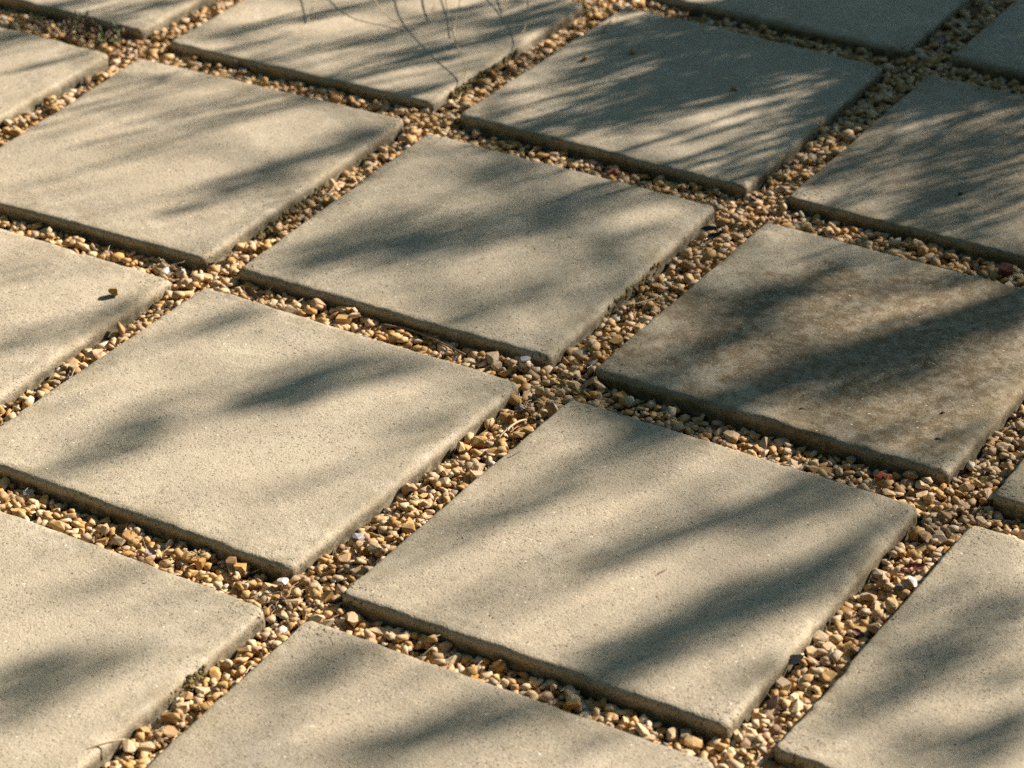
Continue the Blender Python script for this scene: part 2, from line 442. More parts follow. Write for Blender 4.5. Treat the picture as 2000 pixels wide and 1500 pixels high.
slab_obj = {}
for k, (ij, quad) in enumerate(sorted(SLABS.items(), key=lambda e: (e[0] not in SEEN, e[0]))):
    seen = ij in SEEN
    n = 120 if seen else 30
    rr = 0.85 + 0.35 * ((k * 7) % 5) / 4
    v, f, cen = slab_mesh(quad, n, k + 1, rr)
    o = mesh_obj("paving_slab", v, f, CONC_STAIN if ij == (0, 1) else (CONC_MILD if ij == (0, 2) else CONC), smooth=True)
    o.location = (cen[0], cen[1], 0.0009 * math.sin(k * 2.7))
    o.rotation_euler = (0.0035 * math.sin(k * 1.9 + 1), 0.0035 * math.sin(k * 3.3), 0)
    if seen:
        tag(o, LABELS[ij], "paving slab", "concrete paving slabs", "thing")
    else:
        tag(o, "square concrete slab that carries the paving on beyond the photo", "paving slab", "concrete paving slabs beyond the photo", "thing")
    slab_obj[ij] = o

# ------------------------------------------------------------------ gravel in the joints
def hull_stone(seed, npts=15):
    import bmesh
    rs = np.random.default_rng(seed)
    p = rs.normal(size=(npts, 3))
    p /= np.linalg.norm(p, axis=1)[:, None]
    e = 0.55 + 0.45 * rs.random()
    p = np.sign(p) * np.abs(p) ** e
    p /= np.abs(p).max(0)
    bm = bmesh.new()
    for q in p: bm.verts.new(q * 0.5)
    bmesh.ops.convex_hull(bm, input=bm.verts)
    loose = [x for x in bm.verts if not x.link_faces]
    for x in loose: bm.verts.remove(x)
    bmesh.ops.triangulate(bm, faces=bm.faces)
    bmesh.ops.recalc_face_normals(bm, faces=bm.faces)
    bm.verts.index_update()
    vs = np.array([x.co[:] for x in bm.verts]); fs = [tuple(w.index for w in x.verts) for x in bm.faces]
    bm.free()
    return vs, np.array(fs)
PROTO = [hull_stone(100 + k, 13 + k % 6) for k in range(28)]

CELL = 0.0015
FX0, FX1, FY0, FY1 = -2.9 * P, 1.95 * P, -1.25 * P, 4.0 * P
NX, NY = int((FX1 - FX0) / CELL), int((FY1 - FY0) / CELL)
gx = FX0 + (np.arange(NX) + 0.5) * CELL
gy = FY0 + (np.arange(NY) + 0.5) * CELL
GXm, GYm = np.meshgrid(gx, gy, indexing='xy')
slabmask = np.zeros((NY, NX), bool); nearmask = np.zeros((NY, NX), bool)
for quad in SLABS.values():
    q = np.array(quad)[[0, 3, 2, 1]]
    ins = np.full((NY, NX), 1e9)
    for a in range(4):
        p0, p1 = q[a], q[(a + 1) % 4]
        e = (p1 - p0) / np.linalg.norm(p1 - p0)
        ins = np.minimum(ins, -e[1] * (GXm - p0[0]) + e[0] * (GYm - p0[1]))
    slabmask |= ins > 0
    nearmask |= ins > -0.0042
FIELD = [(-0.0785, -0.4858), (0.8445, 0.0589), (0.0823, 2.1336), (-1.6381, 1.1722)]                       # ground seen by the camera plus a margin
inside = np.ones((NY, NX), bool)
fq = np.array(FIELD)
for a in range(4):
    p0, p1 = fq[a], fq[(a + 1) % 4]
    e = (p1 - p0) / np.linalg.norm(p1 - p0)
    inside &= (-e[1] * (GXm - p0[0]) + e[0] * (GYm - p0[1])) > 0
H = np.full((NY, NX), BASE_Z + 0.002)
cand = np.argwhere(inside & ~nearmask)
gapcells = inside & ~slabmask
stones = []
def rand_rot(tilt):
    a = RNG.random() * 2 * math.pi
    ax = RNG.normal(size=2); ax /= np.linalg.norm(ax) + 1e-9
    th = RNG.normal() * tilt
    kx, ky = ax
    K = np.array([[0, 0, ky], [0, 0, -kx], [-ky, kx, 0]])
    Rt = np.eye(3) + math.sin(th) * K + (1 - math.cos(th)) * K @ K
    Rz = np.array([[math.cos(a), -math.sin(a), 0], [math.sin(a), math.cos(a), 0], [0, 0, 1]])
    return Rt @ Rz
def drop(x, y, s, dims, rot, record=True, proto=None, tone=None):
    ix, iy = int((x - FX0) / CELL), int((y - FY0) / CELL)
    vs, fs = PROTO[proto if proto is not None else RNG.integers(len(PROTO))]
    v = (vs * (np.array(dims) * s)) @ rot.T
    hz = v[:, 2].max(); lz = -v[:, 2].min()
    rad = 0.5 * math.sqrt((np.ptp(v[:, 0])) * (np.ptp(v[:, 1])))
    k = max(1, int(rad * 0.85 / CELL))
    a0, a1, b0, b1 = max(iy - k, 0), min(iy + k + 1, NY), max(ix - k, 0), min(ix + k + 1, NX)
    sub = H[a0:a1, b0:b1]; ms = ~slabmask[a0:a1, b0:b1]
    if not ms.any(): return None
    vals = sub[ms]
    z = 0.55 * vals.mean() + 0.45 * vals.max() + lz * 0.62
    yy, xx = np.mgrid[a0:a1, b0:b1]
    d2 = (((xx - ix) * CELL) ** 2 + ((yy - iy) * CELL) ** 2) / (rad * rad)
    top = z + hz * np.sqrt(np.clip(1 - d2, 0, 1)) * 0.92
    upd = (d2 < 1) & ms
    sub[upd] = np.maximum(sub[upd], top[upd])
    st = (np.array([x, y, z]), v, fs, RNG.random() if tone is None else tone, s, z + hz)
    if record: stones.append(st)
    return st
TARGET = np.full((NY, NX), -0.0180)            # the joints are not filled evenly
TARGET[(np.abs(GXm - P) < 0.05) & (GYm > 0.02) & (GYm < P - 0.02)] = -0.0110
TARGET[(np.abs(GXm) < 0.05) & (GYm > 0.02) & (GYm < P - 0.02)] = -0.0145
ncell = gapcells.sum()
cnt = 0
while cnt < 40000:
    if cnt % 400 == 0 and (H - TARGET)[gapcells].mean() > 0: break
    best = None
    for q in cand[RNG.integers(len(cand), size=5)]:
        h = H[q[0], q[1]]
        if best is None or h < best[0]: best = (h, q)
    q = best[1]
    if best[0] > TARGET[q[0], q[1]] + 0.006: cnt += 1; continue
    s = float(np.clip(RNG.lognormal(math.log(0.0087), 0.33), 0.0034, 0.0175))
    dims = (1.0 + 0.28 * RNG.random(), 0.72 + 0.25 * RNG.random(), 0.42 + 0.30 * RNG.random())
    drop(gx[q[1]] + RNG.uniform(-.5, .5) * CELL, gy[q[0]] + RNG.uniform(-.5, .5) * CELL, s, dims, rand_rot(0.42))
    cnt += 1

# the 300 that show largest become parts of the ground one by one, the rest one gravel mass
cm = np.array(cam.matrix_world); camp = cm[:3, 3]
def in_frame(p):
    d = cm[:3, :3].T @ (p - camp)
    if d[2] > -0.1: return None
    k = cam_data.lens / 36.0
    x, y = k * d[0] / -d[2], k * d[1] / -d[2]
    return (x, y, -d[2]) if abs(x) < 0.495 and abs(y) < 0.37 else None
def surf_near(p):
    ix, iy = int((p[0] - FX0) / CELL), int((p[1] - FY0) / CELL)
    return H[iy, ix]
score = []
for k, st in enumerate(stones):
    fr = in_frame(st[0])
    sc = 0
    if fr and st[5] > surf_near(st[0]) - 0.0016:
        sc = st[4] / fr[2]
    score.append(sc)
order = np.argsort(score)[::-1]
chosen = [int(k) for k in order[:286] if score[int(k)] > 0]
chs = set(chosen)
allv, allf, tones, off = [], [], [], 0
for k, (p, v, fs, tone, s, tp) in enumerate(stones):
    if k in chs: continue
    allv.append(v + p); allf.append(fs + off); tones.append(np.full(len(v), tone)); off += len(v)
allv = np.vstack(allv); allf = np.vstack(allf); tones = np.concatenate(tones)
me = bpy.data.meshes.new("gravel")
me.vertices.add(len(allv)); me.vertices.foreach_set("co", allv.ravel())
me.loops.add(allf.size); me.loops.foreach_set("vertex_index", allf.ravel().astype(np.int32))
me.polygons.add(len(allf)); me.polygons.foreach_set("loop_start", np.arange(0, allf.size, 3, dtype=np.int32))
me.polygons.foreach_set("loop_total", np.full(len(allf), 3, dtype=np.int32))
at = me.attributes.new("tone", 'FLOAT', 'POINT'); at.data.foreach_set("value", tones.astype(np.float32))
me.materials.append(STONE); me.update(); me.validate()
gravel = bpy.data.objects.new("gravel", me)
scene.collection.objects.link(gravel)
gravel.parent = ground
tag(gravel, None, None, None, "stuff")
def stone_obj(p, v, fs, mat, parent, name="stone"):
    o = mesh_obj(name, v, fs, mat, parent)
    o.location = p
    return o
for k in chosen:
    p, v, fs, tone, s, tp = stones[k]
    stone_obj(p, v, fs, STONE, ground)
# stones of another colour lying on top of the joints
for (x, y), s, mat, lab in [((0.4112, 0.513), 0.013, RED_STONE, 'red stone'), ((0.4188, 0.5151), 0.01, RED_STONE, 'red stone'), ((-0.5672, 0.5001), 0.012, WHITE_STONE, 'white stone'), ((-0.5504, 0.5067), 0.013, GREY_STONE, 'pale grey stone'), ((-0.0516, 0.5244), 0.014, SLATE, 'blue grey stone'), ((0.0103, 0.5738), 0.014, SLATE, 'dark slate stone'), ((-0.0381, 0.0209), 0.014, WHITE_STONE, 'pale upright stone'), ((0.5247, 0.3467), 0.012, WHITE_STONE, 'white stone'), ((-0.2142, 1.0172), 0.018, BRICK_RED, 'dark red stone'), ((0.3463, 1.0161), 0.02, BRICK_RED, 'dark red brick chip'), ((-0.0014, 0.4368), 0.012, SLATE, 'dark grey stone'), ((-0.3847, 0.0227), 0.012, GREY_STONE, 'grey stone'), ((0.5153, 0.3359), 0.011, SLATE, 'blue grey stone'), ((-0.0233, 0.1354), 0.013, GREY_STONE, 'pale grey stone')]:
    st = drop(x, y, s, (1.15, 0.85, 0.65), rand_rot(0.3), record=False, proto=int(RNG.integers(len(PROTO))))
    o = stone_obj(st[0], st[1], st[2], mat, ground)
    o["label"] = lab

def gzmax(x, y, r=0.006):
    ix, iy = int((x - FX0) / CELL), int((y - FY0) / CELL)
    k = max(1, int(r / CELL))
    sub = H[max(iy - k, 0):iy + k + 1, max(ix - k, 0):ix + k + 1]; ms = ~slabmask[max(iy - k, 0):iy + k + 1, max(ix - k, 0):ix + k + 1]
    return float(np.percentile(sub[ms], 92)) if ms.any() else 0.0

def gz(x, y, r=0.006):
    ix, iy = int((x - FX0) / CELL), int((y - FY0) / CELL)
    k = max(1, int(r / CELL))
    sub = H[max(iy - k, 0):iy + k + 1, max(ix - k, 0):ix + k + 1]; ms = ~slabmask[max(iy - k, 0):iy + k + 1, max(ix - k, 0):ix + k + 1]
    return float(sub[ms].mean()) if ms.any() else 0.0

# ------------------------------------------------------------------ loose stones on the slabs
for (x, y), s, lab, pr in [((-0.5688, 0.4035), 0.0135, 'golden stone alone on the pale slab at the left edge', 3), ((-0.419, 1.2896), 0.0105, 'small golden stone in the sun on the half-shaded slab at upper right', 5), ((-0.3694, 1.3445), 0.0105, 'small brown stone at the rim of shade, right of the golden one at upper right', 9), ((-0.1835, 1.3084), 0.011, 'tan stone in deep shade in the middle of the half-shaded slab', 12)]:
    vs, fs = PROTO[pr]
    v = (vs * np.array([1.15, 0.9, 0.75]) * s) @ rand_rot(0.25).T
    o = stone_obj((x, y, -v[:, 2].min() - 0.0004), v, fs, STONE, None, "loose_stone")
    tag(o, lab, "stone", "loose stones lying on the slabs")

# ------------------------------------------------------------------ leaves, seeds, twigs
def leaf_mesh(length, width, curl=0.6, bend=0.5, thick=0.0004, nl=9, nw=4, seed=0, tip=1.0):
    rs = np.random.default_rng(seed)
    top = []
    for i in range(nl + 1):
        t = i / nl
        w = width * 0.5 * (math.sin(math.pi * min(1, t ** 0.75)) ** 0.9 * 0.97 + 0.03)
        a = bend * (t - 0.5) * 2
        for j in range(-nw, nw + 1):
            s = j / nw
            cy = math.sin(s * curl) / max(curl, 1e-3) * w
            cz = (1 - math.cos(s * curl)) / max(curl, 1e-3) * w
            x = math.sin(a) / max(bend, 1e-3) * length * 0.5
            z = (1 - math.cos(a)) / max(bend, 1e-3) * length * 0.5
            top.append((x, cy, z + cz + 0.05 * width * rs.normal() * (abs(s) > 0.6)))
    m = 2 * nw + 1
    n = len(top)
    vs = top + [(x, y, z - thick) for x, y, z in top]
    fs = []
    for i in range(nl):
        for j in range(m - 1):
            a = i * m + j
            fs.append((a, a + m, a + m + 1, a + 1)); fs.append((n + a, n + a + 1, n + a + m + 1, n + a + m))
    border = [i * m for i in range(nl + 1)] + [nl * m + j for j in range(1, m)] + [i * m + m - 1 for i in range(nl - 1, -1, -1)] + [j for j in range(m - 2, 0, -1)]
    for a, b in zip(border, border[1:] + border[:1]):
        fs.append((a, b, n + b, n + a))
    return vs, fs
def euler(rx, ry, rz):
    from mathutils import Euler
    return np.array(Euler((rx, ry, rz)).to_matrix())
for name, (x, y), onslab, L, W, curl, bend, rot, mat, lab, cat, grp in [('dry_leaf', (-0.4377, 0.5076), False, 0.03, 0.011, 0.5, 0.3, (0.5, 0.1, -0.35), LEAF_BROWN, 'long brown leaf lying under the front corner of the middle slab', 'leaf', 'dry leaves fallen in the joints'), ('dry_leaf', (-0.5333, 0.5414), False, 0.024, 0.008, 0.6, 0.7, (0.9, -0.3, 0.9), LEAF_BROWN, 'dark arched leaf leaning on the front corner of the upper left slab', 'leaf', 'dry leaves fallen in the joints'), ('dry_leaf', (0.5106, 0.3854), False, 0.03, 0.01, 0.9, 0.3, (0.5, -0.1, 0.75), LEAF_RED, 'dark red leaf in the joint at lower right', 'leaf', 'dry leaves fallen in the joints'), ('dry_leaf', (0.4928, 0.0982), False, 0.022, 0.011, 0.9, 0.5, (0.9, -1.1, 0.4), LEAF_MAUVE, 'mauve pointed leaf standing in the joint near the bottom right corner', 'leaf', 'dry leaves fallen in the joints'), ('dry_leaf', (0.4802, 0.1688), False, 0.02, 0.012, 1.0, 0.4, (0.6, -0.4, 0.6), LEAF_GREY, 'grey striped husk-like leaf against the side of the lower right centre slab', 'leaf', 'dry leaves fallen in the joints'), ('dry_leaf', (0.5111, 0.2482), False, 0.013, 0.009, 0.8, 0.4, (0.3, 0.2, 0.2), LEAF_RED, 'small crumpled red brown leaf in the joint between the two lower right slabs', 'leaf', 'dry leaves fallen in the joints'), ('dry_leaf', (-0.2431, 0.0117), False, 0.018, 0.011, 1.1, 0.6, (0.5, -0.6, 1.0), LEAF_BROWN, 'brown curled leaf in the joint in front of the big left slab', 'leaf', 'dry leaves fallen in the joints'), ('dry_leaf', (-0.1891, -0.0057), False, 0.02, 0.009, 0.8, 0.3, (0.2, 0.1, -0.3), LEAF_MAUVE, 'flat mauve leaf right of the brown curled one, in front of the big left slab', 'leaf', 'dry leaves fallen in the joints'), ('dry_leaf', (-0.8566, 1.0538), False, 0.026, 0.017, 1.2, 0.8, (0.5, 0.5, 0.2), LEAF_MAUVE, 'crumpled pinkish leaf in the upper left joint', 'leaf', 'dry leaves fallen in the joints'), ('dry_leaf', (-0.8317, 1.0514), False, 0.02, 0.013, 1.2, 0.9, (-0.4, 0.4, 1.4), LEAF_TAN, 'tan curled leaf just right of the crumpled pinkish one', 'leaf', 'dry leaves fallen in the joints'), ('dry_leaf', (-0.6808, 1.0364), False, 0.024, 0.01, 0.4, 0.3, (0.2, 0, -0.3), LEAF_BROWN, 'flat dark leaf in the joint in front of the top centre slab', 'leaf', 'dry leaves fallen in the joints'), ('dry_leaf', (-0.0086, 1.7114), False, 0.03, 0.017, 0.5, 0.4, (0.2, 0.2, 0.4), LEAF_TAN, 'pale broad leaf in the dark joint at the top right', 'leaf', 'dry leaves fallen in the joints'), ('dry_leaf', (-0.015, 1.6345), False, 0.024, 0.016, 0.7, 0.5, (0.8, -0.2, 1.2), LEAF_MAUVE, 'grey leaf tilted in the dark joint left of the pale broad one', 'leaf', 'dry leaves fallen in the joints'), ('dry_leaf', (-0.0046, 1.6703), False, 0.026, 0.014, 0.6, 0.4, (-0.3, 0.3, -0.2), LEAF_TAN, 'second pale leaf in the dark top right joint, below the broad one', 'leaf', 'dry leaves fallen in the joints'), ('dry_leaf', (-0.0153, 1.7649), False, 0.026, 0.014, 0.6, 0.4, (0.4, -0.3, 0.9), LEAF_BROWN, 'brown leaf in the dark joint at the very top right', 'leaf', 'dry leaves fallen in the joints'), ('dry_leaf', (0.4844, 0.7994), False, 0.034, 0.02, 0.6, 0.5, (1.35, 0.1, 0.3), LEAF_BROWN, 'dry leaf standing upright in the joint just past the right edge', 'leaf', 'dry leaves fallen in the joints'), ('dry_leaf', (-0.0156, 1.0446), False, 0.02, 0.013, 1.2, 0.7, (0.4, 0.3, 0.8), LEAF_BROWN, 'dark brown leaf behind the joint crossing right of the middle slab', 'leaf', 'dry leaves fallen in the joints'), ('black_leaf', (-0.0098, 0.9211), -0.011, 0.028, 0.012, 1.5, 0.5, (0.2, -0.25, 1.0), LEAF_BLACK, 'glossy black curled leaf standing at the right corner of the middle slab', 'leaf', None), ('black_leaf', (-0.0196, 0.9283), -0.006, 0.028, 0.007, 0.9, 0.5, (1.1, -0.1, 0.42), LEAF_BLACK, 'thin black leaf blade lying across the glossy curled one', 'leaf', None), ('dry_leaf', (0.2922, 0.5567), True, 0.006, 0.003, 0.8, 0.4, (0.3, 0, 0.5), LEAF_BROWN, 'tiny brown leaf scrap on the brown-stained slab below the longest seed husk', 'leaf', None)]:
    vs, fs = leaf_mesh(L, W, curl, bend, seed=int(1e4 * abs(x)) % 97)
    v = np.array(vs) @ euler(*rot).T
    z0 = 0.0 if onslab is True else (onslab if onslab else gzmax(x, y, 0.006) - 0.001)
    v[:, 2] += -v[:, 2].min() - 0.0006
    o = mesh_obj(name, v, fs, mat, smooth=True)
    o.location = (x, y, z0)
    tag(o, lab, cat, grp)
    if name in ("dry_leaf",):
        a = np.array(vs)[4] @ euler(*rot).T
        a = v[4]; d = v[4] - v[4 + 18]; d = d / (np.linalg.norm(d) + 1e-9)
        tv, tf = tube([a, a + d * L * 0.12, a + d * L * 0.22 + np.array([0, 0, -0.0005])], [0.0005, 0.0004, 0.0003], 5)
        mesh_obj("leaf_stalk", tv, tf, mat, o)

def seed_mesh(L, W):
    vs, fs = [], []
    nr, ns = 7, 8
    for i in range(nr + 1):
        t = i / nr
        r = W * 0.5 * math.sin(math.pi * (0.04 + 0.92 * t)) * (1.15 - 0.4 * t)
        for s in range(ns):
            a = 2 * math.pi * s / ns
            vs.append(((t - 0.5) * L, r * math.cos(a) * (1 + 0.12 * math.cos(3 * a)), r * math.sin(a) * 0.75 + 0.12 * L * (t - 0.5) ** 2))
    for i in range(nr):
        for s in range(ns):
            s2 = (s + 1) % ns
            fs.append((i * ns + s, (i + 1) * ns + s, (i + 1) * ns + s2, i * ns + s2))
    fs.append(tuple(range(ns))); fs.append(tuple(nr * ns + s for s in range(ns))[::-1])
    return vs, fs
for (x, y), L, W, rz, lab in [((0.2814, 0.5848), 0.0095, 0.0042, 0.95, 'longest seed husk, left one on the brown-stained slab'), ((0.4221, 0.6574), 0.008, 0.0038, 1.1, 'upper seed husk near the right corner of the brown-stained slab'), ((0.4401, 0.6027), 0.008, 0.004, 0.6, 'lower seed husk near the front corner of the brown-stained slab'), ((0.2209, 1.1674), 0.009, 0.005, 0.6, 'dark seed husk on the sun-streaked slab at the right edge'), ((-0.3087, 0.9126), 0.007, 0.0028, 0.9, 'thin seed husk near the back of the middle slab')]:
    vs, fs = seed_mesh(L, W)
    v = np.array(vs) @ euler(0.2, 0.1, rz).T
    o = mesh_obj("seed_husk", v, fs, SEED, smooth=True)
    o.location = (x, y, -v[:, 2].min() - 0.0005)
    tag(o, lab, "seed husk", "seed husks fallen on the slabs")

for pts, onslab, r0, r1, mat, lab, cat, sway in [([(-0.2524, 0.5233), (-0.2189, 0.5311), (-0.1786, 0.526), (-0.1276, 0.5135)], False, 0.0016, 0.0011, TWIG, 'long brown twig in the joint below the front edge of the middle slab', 'twig', 0), ([(0.0119, 0.424), (0.0086, 0.4093), (0.0077, 0.3886), (0.0066, 0.3729)], False, 0.0014, 0.0011, STRAW, 'short straw stem in the joint right of the big left slab', 'twig', 0), ([(-0.0279, -0.3078), (-0.0209, -0.2974), (-0.0129, -0.2865), (-0.007, -0.2776)], True, 0.0012, 0.0009, STRAW, 'pale straw stem at the bottom left, beside the mossy slab side', 'twig', 0.002), ([(-0.0261, 0.7046), (-0.0118, 0.7172), (-0.0042, 0.7319), (0.0039, 0.7469)], False, 0.001, 0.0007, STRAW, 'thin crooked stem in the joint left of the brown-stained slab', 'twig', 0), ([(0.0476, 0.3355), (0.0498, 0.3429), (0.0525, 0.3481)], True, 0.0004, 0.0003, LEAF_RED, 'hair-thin red needle near the back corner of the lower right centre slab', 'twig', 0.0003), ([(0.2968, 0.2179), (0.2991, 0.2235), (0.3014, 0.2302)], True, 0.0005, 0.0003, LEAF_RED, 'hair-thin red needle in the middle of the lower right centre slab', 'twig', 0.0003), ([(-0.4414, 1.3861), (-0.448, 1.4125), (-0.4558, 1.443)], True, 0.0011, 0.0008, STRAW, 'short pale stem at the back corner of the half-shaded slab', 'twig', 0.004), ([(-0.513, 0.796), (-0.5107, 0.775), (-0.5197, 0.7784)], False, 0.0009, 0.0006, STRAW, 'tiny straw in the joint between the upper left slab and the middle slab', 'twig', 0)]:
    q = smooth_path([np.array([a, b, 0.0]) for a, b in pts], 16)
    out = []
    for k, p in enumerate(q):
        z = 0.0 if onslab else gzmax(p[0], p[1], 0.005)
        out.append([p[0], p[1], z])
    out = np.array(out)
    if not onslab:
        k3 = np.linspace(0, 1, len(out))
        fit = np.polyfit(k3, out[:, 2], 2)
        out[:, 2] = np.polyval(fit, k3) + 0.0022
    else:
        out[:, 2] += r0 * 0.8 + sway * np.sin(np.linspace(0, math.pi, len(out)))
    root_p = out[0].copy()
    vs, fs = tube(out - root_p, np.linspace(r0, r1, len(out)), 6)
    o = mesh_obj("twig", vs, fs, mat, smooth=True)
    o.location = root_p
    tag(o, lab, cat)
    # a side shoot
    if not onslab:
        mid = out[9] - root_p; d = out[10] - out[8]
        side = np.array([-d[1], d[0], 0.6 * np.linalg.norm(d)]); side /= np.linalg.norm(side); d = d / np.linalg.norm(d)
        tv, tf = tube([mid, mid + 0.004 * d + 0.003 * side, mid + 0.009 * d + 0.005 * side], [r1, r1 * 0.8, r1 * 0.5], 5)
        mesh_obj("side_shoot", tv, tf, mat, o, smooth=True)

# ------------------------------------------------------------------ straw bits lying in the joints
parts = []
vis = [q for q in cand[RNG.integers(len(cand), size=900)] if in_frame(np.array([gx[q[1]], gy[q[0]], -0.015]))]
for q in vis[:230]:
    x, y = gx[q[1]], gy[q[0]]
    a = RNG.random() * 6.28; L = 0.006 + 0.014 * RNG.random()
    z = gzmax(x, y, 0.004) + 0.0005
    d = np.array([math.cos(a), math.sin(a), 0.25 * RNG.normal()]) * L / 2
    b_ = np.array([0, 0, 0.0012 * RNG.random()])
    c_ = np.array([x, y, z])
    parts.append(tube([c_ - d, c_ + b_, c_ + d], [0.00035 + 0.0003 * RNG.random()] * 3, 4))
vs, fs = merge(parts)
o = mesh_obj("straw_litter", vs, fs, STRAW, ground)
o["kind"] = "stuff"

# grit kicked out onto the slab rims
parts = []
edge_c = np.argwhere(inside & slabmask)
tries = edge_c[RNG.integers(len(edge_c), size=9000)]
nonslab = ~slabmask
for q in tries:
    if len(parts) >= 110: break
    k = 14
    a0, b0 = max(q[0] - k, 0), max(q[1] - k, 0)
    if not nonslab[a0:q[0] + k + 1, b0:q[1] + k + 1].any(): continue
    if nonslab[max(q[0] - 4, 0):q[0] + 5, max(q[1] - 4, 0):q[1] + 5].any(): continue
    if RNG.random() < 0.6: continue
    vs, fs = PROTO[int(RNG.integers(len(PROTO)))]
    sz = 0.0008 + 0.0019 * RNG.random() ** 2
    parts.append((list(vs * sz + np.array([gx[q[1]], gy[q[0]], 0.3 * sz])), [tuple(f) for f in fs]))
vs, fs = merge(parts)
o = mesh_obj("grit", vs, fs, STONE, ground)
o["kind"] = "stuff"

# ------------------------------------------------------------------ dried root tufts
def root_tuft(name, x, y, size, n, lab, cat, mat=ROOT, up=0.8):
    z = gzmax(x, y, 0.008)
    t = empty(name, (x, y, z))
    tag(t, lab, cat)
    rs = np.random.default_rng(int(1000 * abs(x * 7 + y)))
    for k in range(n):
        a = rs.random() * 2 * math.pi
        el = rs.random() * up
        L = size * (0.5 + rs.random())
        pts = [np.zeros(3)]
        d = np.array([math.cos(a) * math.cos(el), math.sin(a) * math.cos(el), math.sin(el)])
        for s in range(5):
            d = d + 0.45 * rs.normal(size=3) + np.array([0, 0, -0.12]); d /= np.linalg.norm(d)
            pts.append(pts[-1] + d * L / 5)
        q = smooth_path(pts, 12)
        q = [np.array([p[0], p[1], max(p[2], -0.001)]) for p in q]
        vs, fs = tube(q, np.linspace(0.0009, 0.0004, 12), 4)
        mesh_obj("root_fibre" if mat is ROOT else "stem", vs, fs, mat if k % 3 else STRAW, t, smooth=True)
    return t
for args in [('root_tuft', -0.027, 0.001, 0.03, 18, 'dried tuft of roots at the joint crossing at lower left', 'roots'), ('root_tuft', 0.0055, 0.4344, 0.018, 9, 'wispy tuft of dry roots beside the short straw stem', 'roots'), ('root_tuft', -0.5672, 0.5095, 0.016, 8, 'small dry tuft at the right corner of the slab with the loose stone', 'roots'), ('dry_sprout', -0.5183, 0.5688, 0.013, 7, 'dry sprout against the front corner of the upper left slab', 'weed', STRAW, 1.3), ('dry_sprout', -0.1457, 0.013, 0.014, 6, 'spiky dry sprout in the joint before the big left slab', 'weed', STRAW, 1.4)]:
    root_tuft(*args)

# ------------------------------------------------------------------ low weed in the joint
def weed(x, y, n, spread, lab, seed):
    rs = np.random.default_rng(seed)
    t = empty("weed", (x, y, gz(x, y)))
    tag(t, lab, "weed", "low weeds in the joint")
    for k in range(n):
        a = rs.random() * 2 * math.pi
        rr = spread * math.sqrt(rs.random())
        bx, by = rr * math.cos(a), rr * math.sin(a) * 0.45
        ca, sa = math.cos(0.0), math.sin(0.0)
        hgt = 0.012 + 0.024 * rs.random()
        lean = np.array([rs.normal() * 0.5, rs.normal() * 0.5, 1.0]); lean /= np.linalg.norm(lean)
        p0 = np.array([bx * ca, by, -0.004]); p2 = p0 + lean * hgt
        stem = smooth_path([p0, p0 * 0.5 + p2 * 0.5 + rs.normal(size=3) * 0.002, p2], 6)
        parts = [tube(stem, np.linspace(0.0007, 0.0004, 6), 4)]
        so = mesh_obj("stem", *parts[0], WEED_RED, t, smooth=True)
        lv = []
        for q in range(7):
            f = 0.35 + 0.65 * q / 6
            pos = stem[min(5, int(f * 5))]
            ang = q * 2.4 + rs.random()
            vs, fs = leaf_mesh(0.0105 * (0.7 + 0.6 * rs.random()), 0.0042, 0.5, 0.4, 0.0003, 4, 2, seed=k * 9 + q)
            v = (np.array(vs) + np.array([0.005, 0, 0])) @ euler(0, -0.3 - 0.5 * rs.random(), ang).T + pos
            lv.append((list(v), fs))
        vs, fs = merge(lv)
        mesh_obj("leaves", vs, fs, WEED_GREEN if rs.random() < 0.38 else WEED_RED, so, smooth=True)
for args in [(-1.1544, 1.0126, 11, 0.045, 'reddish low weed behind the slab at the left edge', 3), (-1.1101, 1.0246, 9, 0.04, 'reddish and green low weed right of the first, nearer the joint crossing', 4), (-1.0667, 1.0276, 8, 0.035, 'green-tinged low weed at the joint crossing by the top left corner', 8)]:
    weed(*args)

# ------------------------------------------------------------------ moss on the side of a slab
def moss_strip(parent, p0, p1, n, seed):
    rs = np.random.default_rng(seed)
    p0, p1 = np.array(p0), np.array(p1)
    parts = []
    e = (p1 - p0); nrm = np.array([e[1], -e[0]]) / np.linalg.norm(e)
    for k in range(n):
        t = rs.random()
        c = p0 + e * t + nrm * (rs.random() * 0.0035 - 0.0005)
        z = -0.0055 - 0.013 * rs.random()
        r = 0.0012 + 0.0022 * rs.random()
        vs, fs = PROTO[rs.integers(len(PROTO))]
        parts.append((list((vs * 2 * r) + np.array([c[0], c[1], z])), [tuple(f) for f in fs]))
    vs, fs = merge(parts)
    vs = np.array(vs) - np.array(parent.location)
    o = mesh_obj("moss", vs, fs, MOSS, parent)
    o["kind"] = "stuff"
    return o
for ij, p0, p1, n in [((-1, -1), (-0.0278, -0.2736), (-0.0198, -0.1393), 420), ((-2, 1), (-0.522, 0.7925), (-0.5163, 0.6248), 120), ((-2, 2), (-0.528, 1.282), (-0.5328, 1.1102), 260), ((-1, 1), (-0.0356, 0.8244), (-0.0314, 0.6761), 160)]:
    moss_strip(slab_obj[ij], p0, p1, n, 5 + n)

